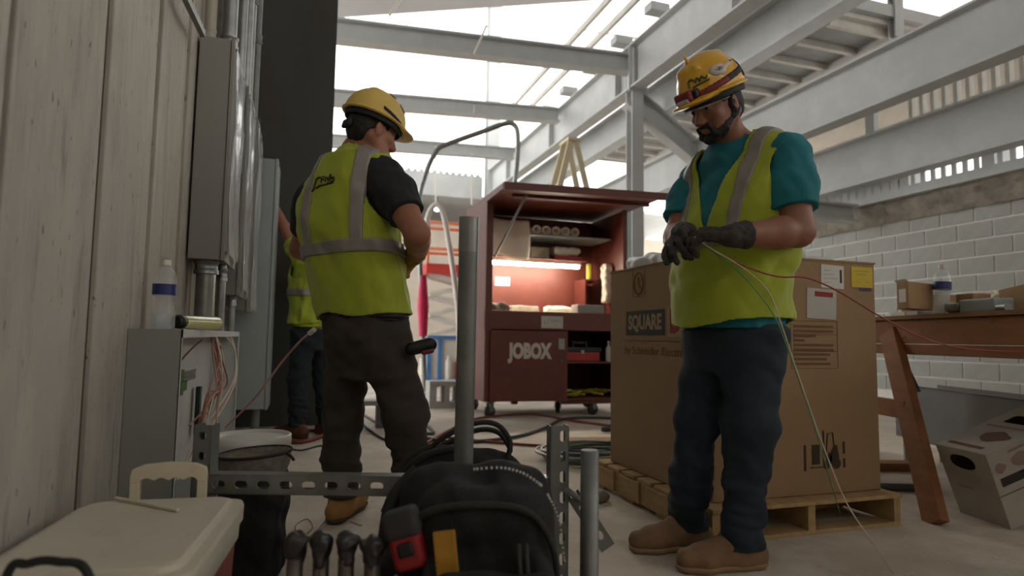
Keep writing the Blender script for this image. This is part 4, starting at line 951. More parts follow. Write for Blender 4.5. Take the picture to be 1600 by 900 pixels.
MB().box((BX0 - .003, BY0 - .003, BZ1 - .004), (BX1 + .003, (BY0 + BY1) / 2 - .003, BZ1 + .004)).build('flap', 'carton_big', ct); MB().box((BX0 - .003, (BY0 + BY1) / 2 + .003, BZ1 - .004), (BX1 + .003, BY1 + .003, BZ1 + .004)).build('flap', 'carton_big', ct)
# prints on the left face (facing -X)
LF = lambda y, z: frame((BX0 - .0012, y, z), (0, -1, 0), (0, 0, 1))
FF = lambda x, z: frame((x, BY0 - .0012, z), (1, 0, 0), (0, 0, 1))
lg = MB().box((-.30, -.062, 0), (.07, .062, .001), LF(2.62, .885)).build('logo_block', 'logo_dark', ct)
text('logo_lettering', 'SQUARE', 'logo_tan', lg, LF(2.735, .885) @ Matrix.Translation((0, 0, .0008)), .10, .32, .0005, bold=.004)
lg2 = MB().box((-.07, -.07, 0), (.07, .07, .001), LF(2.46, .885)).build('logo_block', 'logo_tan', ct); text('logo_lettering', 'D', 'logo_red', lg2, LF(2.46, .885) @ Matrix.Translation((0, 0, .0008)), .15, .09, .0005, bold=.008)
MB().box((-.32, -.002, 0), (.2, .002, .001), LF(2.62, .795)).build('rule_line', 'carton_print', ct)
text('lettering', 'by Schneider Electric', 'carton_print', ct, LF(2.66, .745), .055, .55, .0004)
ring = MB(); ln = []
for a in np.linspace(0, 2 * math.pi, 24, endpoint=False): ln.append(LF(2.79, 1.085) @ V((.045 * math.cos(a), .055 * math.sin(a), .0006)))
ring.tube(ln, .003, 4, closed=True).tube([LF(2.79, 1.085) @ V((0, .03, .0006)), LF(2.79, 1.085) @ V((0, -.005, .0006)), LF(2.79, 1.085) @ V((.025, -.03, .0006))], .003, 4); ring.build('printed_symbol', 'carton_print', ct)
MB().box((-.045, -.001, 0), (.045, .001, .0008), LF(2.79, 1.02)).box((-.06, -.06, 0), (-.058, .075, .0008), LF(2.79, 1.085)).box((.058, -.06, 0), (.06, .075, .0008), LF(2.79, 1.085)).build('printed_symbol', 'carton_print', ct)
# labels on the front face (facing -Y)
def lab(name, mat, x0, x1, z0, z1, th=.001, label=None, tilt=0):
    return MB().box((-(x1 - x0) / 2, -(z1 - z0) / 2, 0), ((x1 - x0) / 2, (z1 - z0) / 2, th), FF((x0 + x1) / 2, (z0 + z1) / 2) @ Matrix.Rotation(tilt, 4, 'Z')).build(name, mat, ct, label=label)
wl_ = lab('shipping_label', 'label_white', 2.185, 2.315, 1.045, 1.15, .001, 'white shipping label', -.03)
for i in range(4): MB().box((-.05, -.002, 0), (-.01 + .02 * (i % 3), .002, .0005), FF(2.25, 1.125 - i * .018) @ Matrix.Translation((0, 0, .001))).build('printed_line', 'paper_print', wl_)
MB().box((-.006, -.03, 0), (.006, .03, .0005), FF(2.297, 1.10) @ Matrix.Translation((0, 0, .001))).build('printed_line', 'carton_ink', wl_)
yl = lab('hazard_label', 'label_yellow', 2.36, 2.485, 1.055, 1.15, .001, 'yellow warning label')
MB().box((-.04, -.007, 0), (.03, .007, .0006), FF(2.445, 1.048) @ Matrix.Translation((0, 0, .001))).build('purple_strip', 'label_purple', yl)
for i, (x, z, w_) in enumerate([(2.42, 1.13, .045), (2.42, 1.115, .03), (2.40, 1.08, .008), (2.455, 1.08, .012)]): MB().box((-w_, -.002, 0), (w_, .002, .0006), FF(x, z) @ Matrix.Translation((0, 0, .001))).build('printed_line', 'hose_yellow', yl)
po = lab('document_pouch', 'clear_pouch', 2.10, 2.265, .905, 1.04, .003, 'clear plastic document pouch', -.04)
MB().box((-.05, -.011, 0), (.05, .011, .001), FF(2.195, 1.015) @ Matrix.Rotation(-.04, 4, 'Z') @ Matrix.Translation((0, 0, .0035))).build('red_strip', 'logo_red', po)
pn = MB()
for (a, b, c, d) in ((-.13, -.105, .13, -.103), (-.13, .103, .13, .105), (-.13, -.105, -.128, .105), (.128, -.105, .13, .105), (-.13, -.03, .13, -.027), (-.13, .045, .13, .047)): pn.box((a, b, 0), (c, d, .0008), FF(2.14, .79))
pn.build('printed_panel', 'carton_print', ct)
for i in range(9):
    z = .87 - i * .0205; w_ = [.11, .11, .06, .03, .11, .11, .10, .09, .10][i]
    MB().box((-.115, -.0055, 0), (-.115 + 2 * w_, .0055, .0008), FF(2.14, z)).build('printed_line', 'carton_print', ct)
pc = (2.165, .30); g = FF(*pc)
MB().box((-.098, -.055, 0), (-.086, .055, .0008), g).box((.118, .01, 0), (.130, .062, .0008), g).box((.118, -.05, 0), (.130, -.01, .0008), g).build('printed_bar', 'carton_ink', ct)
fo = MB().box((-.055, -.03, 0), (-.012, .055, .0008), g).box((-.065, -.045, 0), (.005, -.040, .0008), g).box((.006, -.03, 0), (.014, .115, .0008), g)
fo.prism([(.02, -.02), (.055, -.02), (.055, .0), (.04, .02), (.025, .0)], .0008, g).prism([(.045, .01), (.07, .05), (.085, .05), (.095, .0), (.09, -.03), (.04, -.03)], .0008, g)
for cx, cy, r in ((.024, -.035, .018), (.08, -.03, .024)): fo.prism([(cx + r * math.cos(a), cy + r * math.sin(a)) for a in np.linspace(0, 2 * math.pi, 16, endpoint=False)], .0011, g)
fo.tube([g @ V(p) for p in ((.022, .0, .0006), (.034, .10, .0006), (.062, .105, .0006), (.068, .05, .0006))], .003, 4)
fo.build('forklift_symbol', 'carton_ink', ct)
# wrap and parcels on top
s = SDF((1.95, 2.2, 1.16), (2.75, 3.15, 1.36), .01); s.rbox((2.28, 2.72, 1.20), (.27, .25, .05), .04); s.rbox((2.10, 2.45, 1.215), (.12, .15, .055), .05, k=.04); s.warp(.010, 26, 14); s.plane((0, 0, 1.174), (0, 0, -1))
M('wrap_white', 'd2d4d2', .25, var=.04, bump=.5, bscale=30, **{'Alpha': .8}); tag(s.build('plastic_wrap', 'wrap_white'), 'crumpled pile of clear plastic wrap on top of the big carton', 'plastic wrap')
s = SDF((1.58, 2.6, 1.16), (1.95, 3.12, 1.32), .01); s.rbox((1.76, 2.88, 1.205), (.11, .18, .04), .035); s.warp(.008, 26, 15); s.plane((0, 0, 1.174), (0, 0, -1)); tag(s.build('foam_bag', 'wrap_white'), 'pale padded bag on the far edge of the big carton', 'bag')

# ---------------------------------------------------------------- work table on a timber trestle
e1, e2 = V((3.05, 2.70, 0)), V((2.573, 1.06, 0)); U = (e2 - e1).normalized(); VV = V((-U.y, U.x, 0))   # VV points away from the hall's centre
if VV.x < 0: VV = -VV
tbM = Matrix(((U.x, VV.x, 0, e1.x), (U.y, VV.y, 0, e1.y), (0, 0, 1, 0), (0, 0, 0, 1)))   # x along edge, y across, z up
LT = (e2 - e1).length
wt = thing('work_table', 'plywood work table on timber trestle legs beside the big carton', 'table', e1)
MB().box((-.45, -.03, .926), (LT, .74, .947), tbM, .002).build('table_top', 'plywood', wt)
MB().box((-.43, -.005, .80), (LT - .02, .035, .925), tbM, .003).build('rail', 'timber', wt)
MB().box((-.43, .0, .745), (LT - .02, .05, .798), tbM, .003).build('rail', 'timber', wt)
MB().box((-.43, .66, .80), (LT - .02, .70, .925), tbM, .003).build('rail', 'timber', wt)
MB().bar(tbM @ V((.14, .0, .86)), (2.70, 2.10, .0), .045, .115, up=tuple(U)).build('leg', 'timber', wt, .004)
MB().bar(tbM @ V((-.36, .12, .925)), tbM @ V((-.37, .13, .0)), .045, .115, up=tuple(U)).build('leg', 'timber', wt, .004)
MB().bar(tbM @ V((LT - .16, .0, .86)), tbM @ V((LT - .10, -.20, .0)), .045, .115, up=tuple(U)).build('leg', 'timber', wt, .004)
MB().bar(tbM @ V((LT - .16, .68, .86)), tbM @ V((LT - .10, .90, .0)), .045, .115, up=tuple(U)).build('leg', 'timber', wt, .004)
MB().bar(tbM @ V((-.33, .02, .86)), tbM @ V((-.33, -.12, .0)), .045, .115, up=tuple(U)).build('leg', 'timber', wt, .004)
MB().bar(tbM @ V((-.36, -.045, .46)), V((2.70, 2.10, 0)).lerp(tbM @ V((.14, .0, .86)), .545), .04, .09, up=(0, 0, 1)).build('cross_brace', 'timber', wt, .004)
# things on the table
def on(x, y, z=.947): return tbM @ V((x, y, z))
def tbox(x, y, rot): return tbM @ Matrix.Translation((x, y, .947)) @ Matrix.Rotation(rot, 4, 'Z')
def carton(name, label, m4, w_, d_, h, th=.004, mat='carton', open_=True):
    t = thing(name, label, 'box', m4.to_translation())
    MB().box((0, 0, 0), (w_, th, h), m4).box((0, d_ - th, 0), (w_, d_, h), m4).box((0, th, 0), (th, d_ - th, h), m4).box((w_ - th, th, 0), (w_, d_ - th, h), m4).box((th, th, 0), (w_ - th, d_ - th, th), m4).build('tray', mat, t)
    return t
bxp = (2.846,2.321,0.982)
t = thing('small_carton', 'small tan carton with a white label and an open flap on the table', 'box', on(.10, .10))
gm = frame(V(bxp) + V((0, 0, .0)), (-.35, -.94, 0), (0, 0, 1))
def qz(a): return a
c0 = V((2.816,2.352,0.983)); c1 = V((2.779,2.259,0.978)); c2 = V((3.009,2.309,0.993)); zlo = .972; zhi = 1.105
c3 = c0 + (c2 - c1)
MB().hexa([(c[0], c[1], zlo) for c in (c1, c2, c3, c0)] + [(c[0], c[1], zhi) for c in (c1, c2, c3, c0)]).build('box', 'carton', t, .002)
nrm = (c0 - c1); nrm.z = 0; side = nrm.normalized(); outw = V((0, 0, 1)).cross(side); outw = outw if outw.dot(V((-1, -1, 0))) > 0 else -outw
mid = (c0 + c1) / 2
MB().box((-.03, -.035, 0), (.03, .03, .001), frame((mid.x + outw.x * .001, mid.y + outw.y * .001, 1.04), tuple(side), (0, 0, 1))).build('paper_label', 'label_white', t)
MB().hexa([(c0[0], c0[1], zhi), (c1[0], c1[1], zhi), (c1[0] + .02, c1[1] + .03, zhi + .012), (c0[0] + .02, c0[1] + .03, zhi + .012), (c0[0], c0[1], zhi + .003), (c1[0], c1[1], zhi + .003), (c1[0] + .02, c1[1] + .03, zhi + .015), (c0[0] + .02, c0[1] + .03, zhi + .015)]).build('flap', 'carton', t)
tag(MB().box((-.02, .0, 0), (.11, .1, .025), tbM @ Matrix.Translation((.07, .06, .947)), .002).build('white_box', 'label_white'), 'flat white box under the small tan carton', 'box')
tag(MB().box((0, .0, 0), (.09, .1, .024), tbM @ Matrix.Translation((.19, .06, .947)), .003).build('metal_box', 'panel_dark'), 'flat dark grey box under the small tan carton', 'box')
tag(MB().box((-.05, .20, 0), (.08, .5, .13), tbM @ Matrix.Translation((-.0, .0, .947)), .003).build('plain_carton', 'carton'), 'plain tan carton at the table end behind the big carton', 'box')
bq = on(.44, .07); ma = frame(bq, (1, 0, 0), (0, 1, 0)) @ Matrix.Rotation(.07, 4, 'Y')
bottle('clear water bottle with blue band leaning on the work table', Matrix.Translation((0, 0, .002)) @ ma, 1.1, .10)
def junk(name, label, cat, x, y, half, mat, rot=0, rad=.006, warp=0, seed=1, h=.005, z=.947):
    p = on(x, y); ang = math.atan2(U.y, U.x) + rot
    return lump(name, label, cat, (p.x, p.y, z + half[2]), half, mat, rad, warp, seed, h, ang)
junk('brown_carton', 'low brown carton behind the leaning water bottle', 'box', .52, .17, (.05, .05, .05), 'carton', .1, .003)
junk('paper_bag', 'crumpled white paper behind the grey junction box', 'paper', .50, .33, (.10, .06, .055), 'paper', .2, .02, .012, 31)
jx = junk('junction_box', 'pale grey metal junction box on the work table', 'box', .68, .10, (.10, .05, .032), 'panel_pale', .0, .004)
junk('bracket_stack', 'leaning grey metal bracket beside the junction box', 'bracket', .54, .06, (.035, .04, .028), 'galv', .5, .01, .004, 3)
tag(MB().tube([on(.80, .06, .965), on(.86, .05, .965)], .016, 12).build('pipe_fitting', 'galv'), 'short bright pipe fitting beside the junction box', 'fitting')
p0, p1 = on(.58, .26, .965), on(1.02, .24, .965)
tag(MB().hexa([p0[:], p1[:], (p1 + V((.004, .004, 0)))[:], (p0 + V((.004, .004, 0)))[:], (p0 + V((.03, .03, .10)))[:], (p1 + V((.03, .03, .145)))[:], (p1 + V((.034, .034, .145)))[:], (p0 + V((.034, .034, .10)))[:]]).build('cardboard_piece', 'carton'), 'leaning tan cardboard panel behind the junction box', 'cardboard')
# steel trough under the table
t0, t1 = V((3.90, 3.30, 0)), V((3.43, 1.95, 0)); u2 = (t1 - t0).normalized(); v2 = V((-u2.y, u2.x, 0)); v2 = v2 if v2.x > 0 else -v2
tm4 = Matrix(((u2.x, v2.x, 0, t0.x), (u2.y, v2.y, 0, t0.y), (0, 0, 1, 0), (0, 0, 0, 1))); L2 = (t1 - t0).length
tg = thing('steel_trough', 'long grey steel trough on pipe legs under the work table', 'trough', t0)
M('trough_grey', '6a6c6b', .6, var=.08)
MB().box((0, 0, .17), (L2, .006, .52), tm4).box((0, 0, .514), (L2, .05, .52), tm4).box((0, 0, .17), (L2, .3, .176), tm4).box((0, .294, .17), (L2, .3, .52), tm4).build('channel', 'trough_grey', tg)
for x in (.06, .10, L2 - .3, L2 - .1):
    for y in (.03, .27): MB().tube([tm4 @ V((x, y, 0)), tm4 @ V((x, y, .172))], .018, 10).build('pipe_leg', 'galv', tg)
tag(MB().tube([(3.25,2.686,0.71), (3.247,2.596,0.536)], .010, 8).build('clamp_rod', 'steel_dark'), 'thin dark rod leaning on the steel trough', 'rod')
tag(MB().box((0, 0, 0), (.6, .12, .05), Matrix.Translation((3.10, 3.15, 0)) @ Matrix.Rotation(-.3, 4, 'Z')).build('timber_offcut', 'timber'), 'timber offcut on the floor behind the trestle leg', 'timber')
tag(MB().tube([(2.75, 2.75, .02), (3.3, 2.55, .02)], .02, 10).build('pipe_offcut', 'steel_dark'), 'dark pipe offcut on the floor under the trough', 'pipe')
# crushed printed carton
M('print_white', 'a9a49b', .8, var=.05); M('print_dark', '2a2624', .7); M('print_brown', '6b5140', .8); M('print_rose', '8f7a74', .8)
A0 = V((2.946,1.949,-0)); B0 = V((3.014,2.219,0)); 
dv = V((.47, -.12, .195)); C0 = B0 + dv; D0_ = A0 + dv
up_ = V((2.722,1.888,0.343)) - A0; up_.z = .34
pcn = thing('printed_carton', 'white printed carton with a dark handle hole, crushed and leaning by trestle leg', 'carton', A0)
Pb = [A0, D0_, C0, B0]; Pt = [p + up_ for p in Pb]
def face(o, ex, ey, n, eps=.003):
    ex, ey = V(ex), V(ey)
    return lambda u, v: (V(o) + ex * u + ey * v + V(n) * eps)
def quad(name, F, u0, v0, u1, v1, mat, k=8, shape='rect'):
    m = MB()
    if shape == 'rect': ps = [F(u0, v0), F(u1, v0), F(u1, v1), F(u0, v1)]
    else:
        ps = [F((u0 + u1) / 2 + (u1 - u0) / 2 * math.cos(a) * (1 + .12 * math.sin(3 * a + 1)), (v0 + v1) / 2 + (v1 - v0) / 2 * math.sin(a) * (1 + .15 * math.cos(4 * a))) for a in np.linspace(0, 2 * math.pi, 20, endpoint=False)]
    m.add([p[:] for p in ps], [tuple(range(len(ps)))]); return m.build(name, mat, pcn)
nL = (B0 - A0).cross(up_).normalized(); nL = nL if nL.dot(V((-1, -1, 0))) > 0 else -nL
nF = (D0_ - A0).cross(up_).normalized(); nF = nF if nF.dot(V((0, -1, 0))) > 0 else -nF
FL = face(B0, A0 - B0, up_, nL); FR = face(A0, D0_ - A0, up_, nF); FT = face(B0 + up_, A0 - B0, dv, (0, 0, 1))
# hollow carton whose hand holes are cut through two of its walls
hb_ = MB()
def wall(o, ex, ey, hole=None):
    o, ex, ey = V(o), V(ex), V(ey); g = lambda u, v: (o + ex * u + ey * v)[:]
    if not hole: hb_.add([g(0, 0), g(1, 0), g(1, 1), g(0, 1)], [(0, 1, 2, 3)]); return
    n = len(hole); k = n // 4; cs = [(0, 0), (1, 0), (1, 1), (0, 1)]
    vs = [g(*p) for p in cs + hole]; fs = []
    for q in range(4):
        nx = (q + 1) % 4
        fs += [(q, 4 + (q * k + j + 1) % n, 4 + q * k + j) for j in range(k - 1)] + [(q, nx, 4 + (nx * k) % n, 4 + q * k + k - 1)]
    hb_.add(vs, fs)
def oval(u0, v0, u1, v1, e=2.0):
    out_ = []
    for j in range(20):
        a = math.radians(225 + 18 * j - 36); cs_, sn_ = math.cos(a), math.sin(a)
        out_.append(((u0 + u1) / 2 + (u1 - u0) / 2 * math.copysign(abs(cs_) ** (2 / e), cs_), (v0 + v1) / 2 + (v1 - v0) / 2 * math.copysign(abs(sn_) ** (2 / e), sn_)))
    return out_
wall(B0, A0 - B0, up_, oval(.22, .72, .72, .92, 2.4)); wall(B0 + up_, A0 - B0, dv, oval(.22, .56, .85, .72, 6))
wall(A0, dv, up_); wall(B0, dv, up_); wall(B0, A0 - B0, dv); wall(B0 + dv, A0 - B0, up_)
bo = hb_.build('box', 'print_white', pcn); bo.modifiers.new('board', 'SOLIDIFY').thickness = .003; bo.modifiers['board'].offset = 0
quad('printed_block', FL, .2, .45, .5, .47, 'print_rose')
quad('printed_picture', FT, .35, .20, .85, .38, 'print_brown', shape='blob'); quad('printed_line', FT, .12, .06, .8, .10, 'print_brown'); quad('printed_line', FT, .1, .46, .9, .485, 'print_rose')
quad('printed_line', FR, .05, .55, .40, .66, 'print_dark'); quad('printed_picture', FR, .03, .72, .13, .84, 'print_rose', shape='blob'); quad('printed_picture', FR, .18, .72, .38, .88, 'print_rose', shape='blob'); quad('printed_line', FR, 0, .44, 1, .455, 'print_brown'); quad('printed_line', FR, .18, .92, .36, .95, 'print_rose')

# ================================================================ people
M('skin_tan', '8a5d47', .55, var=.06, scale=14, **{'Subsurface Weight': .08}); M('skin_light', '9c6a52', .55, var=.06, scale=14, **{'Subsurface Weight': .08})
M('hair_black', '16120f', .7, var=.3, scale=80, stretch=(1, 1, .3), bump=.4, bscale=200); M('eye_dark', '1c1512', .25); M('lip', '7a4a40', .5)
def vest_mat():
    m = M('vest_lime', '9fad28', .75, var=.05, scale=5, bump=.12, bscale=500); b = m.node_tree.nodes['Principled BSDF']; b.inputs['Sheen Weight'].default_value = .25; return m
vest_mat()
M('vest_edge', 'b4cf30', .7); M('tape_silver', '8a8580', .45, .1, var=.06, scale=20); M('logo_ink', '232a22', .7)
M('shirt_teal', '1c707c', .85, var=.08, scale=6, bump=.1, bscale=300); M('shirt_black', '1d2024', .85, var=.12, scale=6)
M('jeans_navy', '1c2733', .85, var=.22, scale=9, bump=.15, bscale=300); layer(MATS['jeans_navy'], '33434f', 6, .58, .74, (1, 1, .6), .35); M('trousers_grey', '3a342f', .88, var=.12, scale=7, bump=.1, bscale=300); M('jeans_dark', '1d262c', .88, var=.15, scale=6)
M('boot_suede', '7c6047', .85, var=.12, scale=12, bump=.2, bscale=80); M('boot_wheat', '9c7440', .8, var=.1, scale=12); M('boot_brown', '5e3420', .6, var=.1); M('sole_tan', '8d7355', .8, var=.1); M('sole_dark', '4a3a2a', .8)
M('helmet_yellow', 'd9a414', .28, var=.03, scale=3, **{'Coat Weight': .5}); M('helmet_pale', 'd6b75f', .4, var=.06, scale=5); M('strap_black', '141416', .7, var=.15); M('strap_red', '7d2a30', .7, var=.1); M('lamp_red', '7c2f34', .45); M('lens', 'b9bcbb', .15, var=.03); M('sticker', 'c9bfb6', .5, var=.05); M('sticker_ink', '6d5f5c', .6); M('sticker_green', '3d5a34', .6)
M('glove_grey', '34322f', .85, var=.25, scale=18, bump=.3, bscale=200); M('glove_tan', 'a07a3c', .85, var=.15, scale=12); M('belt_black', '141313', .6)
Z3 = np.array([0, 0, 1.])
def nrm(v): v = np.array(v, float); return v / np.linalg.norm(v)
def hit(s, o, d, far=1.0):
    """first point on the zero surface of an SDF along a ray"""
    o = np.array(o, float); d = nrm(d); prev = None
    for i in range(int(far / (s.h * .5))):
        p = o + d * i * s.h * .5; q = (p - s.lo) / s.h; k = np.round(q).astype(int)
        if (k < 0).any() or (k >= s.n).any(): continue
        if s.d[tuple(k)] < 0: return p - d * (s.h * .3)
    return None
def head_frame(F, pitch, roll=0):
    F = nrm(F); L = np.cross(Z3, F); f = F * math.cos(pitch) - Z3 * math.sin(pitch); u = np.cross(f, L)
    if roll: L, u = L * math.cos(roll) + u * math.sin(roll), u * math.cos(roll) - L * math.sin(roll)
    return f, L, u
def head_prims(s, C, f, l, u):
    P_ = lambda a, b, c: C + f * a + l * b + u * c
    A = [l, f, u]
    s.ell(P_(-.012, 0, .028), (.077, .098, .092), A, k=.02)              # cranium
    s.ell(P_(.030, 0, -.040), (.062, .064, .078), A, k=.03)               # mid face
    s.cone(P_(.045, .030, -.085), P_(.072, .012, -.108), .024, .018, .025); s.cone(P_(.045, -.030, -.085), P_(.072, -.012, -.108), .024, .018, .025)   # chin
    s.cone(P_(-.02, .058, -.055), P_(.05, .034, -.092), .020, .018, .03); s.cone(P_(-.02, -.058, -.055), P_(.05, -.034, -.092), .020, .018, .03)         # jaw line
    s.cone(P_(.084, -.035, .018), P_(.084, .035, .018), .012, .012, .02)  # brow
    for q in (-1, 1):
        s.ell(P_(.094, q * .032, -.004), (.017, .014, .011), A, k=.012, op='sub')   # sockets
        s.ell(P_(.082, q * .031, -.006), (.013, .012, .011), A, k=.004)              # eyeballs
        s.ell(P_(.066, q * .042, -.036), (.022, .02, .018), A, k=.02)                # cheeks
        s.ell(P_(-.004, q * .079, -.022), (.009, .020, .032), [nrm(l + f * .35 * -q * q), f, u], k=.008)   # ears
        s.ell(P_(.004, q * .087, -.022), (.006, .010, .018), A, k=.005, op='sub')
        s.ell(P_(.108, q * .012, -.050), (.011, .013, .010), A, k=.008)              # nostril wings
    s.cone(P_(.088, 0, .004), P_(.116, 0, -.044), .009, .0125, .014)      # nose
    s.ell(P_(.096, 0, -.072), (.024, .010, .006), A, k=.006); s.ell(P_(.094, 0, -.083), (.021, .010, .007), A, k=.006)   # lips
def hand_prims(wrist, d, palm, side, curls, spread=.12, size=1.0, thumb=(.5, .6, .4)):
    """list of cones: palm and five fingers. d = pointing direction, palm = palm normal, side = towards the thumb"""
    w = np.array(wrist, float); d = nrm(d); n = nrm(np.array(palm, float) - d * np.dot(palm, d)); t = np.cross(n, d); t = t if np.dot(t, side) > 0 else -t
    out = []; S_ = size
    for k, q in enumerate((.030, .010, -.011, -.030)):
        out.append((w + t * q * .7 * S_, w + (d * (.088 - .006 * abs(k - 1)) + t * q) * S_, .016 * S_, .0125 * S_))
    out.append((w + d * .02 * S_ + t * .0, w + d * .07 * S_, .022 * S_, .02 * S_))
    lens = ((.044, .027, .022), (.049, .031, .023), (.045, .029, .022), (.035, .022, .019))
    for k, q in enumerate((.030, .010, -.011, -.030)):
        p = w + (d * (.088 - .006 * abs(k - 1)) + t * q) * S_; ang = 0; r = .0102 * S_
        for j in range(3):
            ang += curls[k][j]; dirv = nrm(d * math.cos(ang) + n * math.sin(ang) + t * spread * (1.5 - k) * .4)
            e = p + dirv * lens[k][j] * S_; out.append((p, e, r, r * .92)); p = e; r *= .92
    p = w + (d * .022 + t * .024) * S_; ang = 0
    for j, ln in enumerate((.042, .034, .027)):
        ang = thumb[j]; dirv = nrm(d * math.cos(ang) * .9 + t * math.sin(ang) * (.9 if j == 0 else .5) + n * (.15 + .35 * j))
        e = p + dirv * ln * S_; out.append((p, e, (.0155 - .002 * j) * S_, (.013 - .0015 * j) * S_)); p = e
    return out
def bounds(pts, pad): a = np.array(pts, float); return a.min(0) - pad, a.max(0) + pad
def boot(root, ankle, dirv, mat, solemat, length=.30, height=.16):
    d = nrm((dirv[0], dirv[1], 0)); a = np.array([ankle[0], ankle[1], 0.]); sd = np.cross(Z3, d)
    heel = a - d * .055; ball = a + d * (length - .055 - .10); toe = a + d * (length - .055 - .045)
    lo, hi = bounds([heel, toe, a + Z3 * height], .09)
    s = SDF(lo, hi, .005)
    s.cone(a + Z3 * .055, a + Z3 * height, .052, .056, .03); s.cone(heel + Z3 * .055, a + d * .03 + Z3 * .06, .042, .050, .03)
    s.cone(a + d * .04 + Z3 * .085, ball + Z3 * .052, .045, .040, .03); s.cone(ball + Z3 * .045 + sd * .008, toe + Z3 * .042, .048, .040, .02, flat=(Z3, .92)); s.cone(heel + Z3 * .04, ball + Z3 * .04, .040, .046, .02)
    s.warp(.0012, 60, 3); s.plane((0, 0, .020), (0, 0, -1)); s.plane((0, 0, height), (0, 0, 1))
    b = s.build('boot', mat, root)
    s = SDF(lo, hi, .005); s.cone(heel + Z3 * .03, ball + Z3 * .03, .045, .050, .02); s.cone(ball + Z3 * .03 + sd * .008, toe + Z3 * .03, .052, .043, .02); s.plane((0, 0, .001), (0, 0, -1)); s.plane((0, 0, .024), (0, 0, 1))
    s.build('sole', solemat, b)
def helmet(root, C, f, l, u, mat, ridge=True, tall=.128):
    """hard hat shell, brim and suspension"""
    H = C + u * .038 - f * .004; A = [l, f, u]
    lo, hi = bounds([H], .23)
    dome = SDF(lo, hi, .0045); dome.ell(H, (.109, .137, tall), A, k=0)
    s = dome.copy()
    if ridge:
        for q in (-.035, 0, .035):
            s.cone(H + l * q + f * .088 + u * (tall - .050), H + l * q - f * .05 + u * (tall - .016 - abs(q) * .3), .011, .011, .02)
    s.plane(H - u * .012, -u)
    r = SDF(lo, hi, .0045); r.ell(H - u * .006, (.119, .147, .016), A, k=.01); r.ell(H + f * .105 - u * .012, (.083, .085, .011), A, k=.015)
    s.d = np.minimum(s.d, r.d)
    inner = SDF(lo, hi, .0045); inner.ell(H - u * .01, (.103, .131, tall - .006), A, k=0); s.d = np.maximum(s.d, -inner.d)
    h = s.build('hard_hat', mat, root)
    b = dome.copy().off(-.010).shell(.004); b.band(H - u * .022, u, .012); b.build('head_band', 'strap_black', h)
    return h, dome, H
def band_on(dome, H, n, off, half, mat, name, parent, cut=None, t=.0035):
    b = dome.copy().off(.001).shell(t); b.band(H + nrm(n) * off, nrm(n), half)
    if cut is not None: b.plane(*cut)
    return b.build(name, mat, parent)
def chain(s, pts, rs, k):
    for i in range(len(pts) - 1): s.cone(pts[i], pts[i + 1], rs[i], rs[i + 1], k)
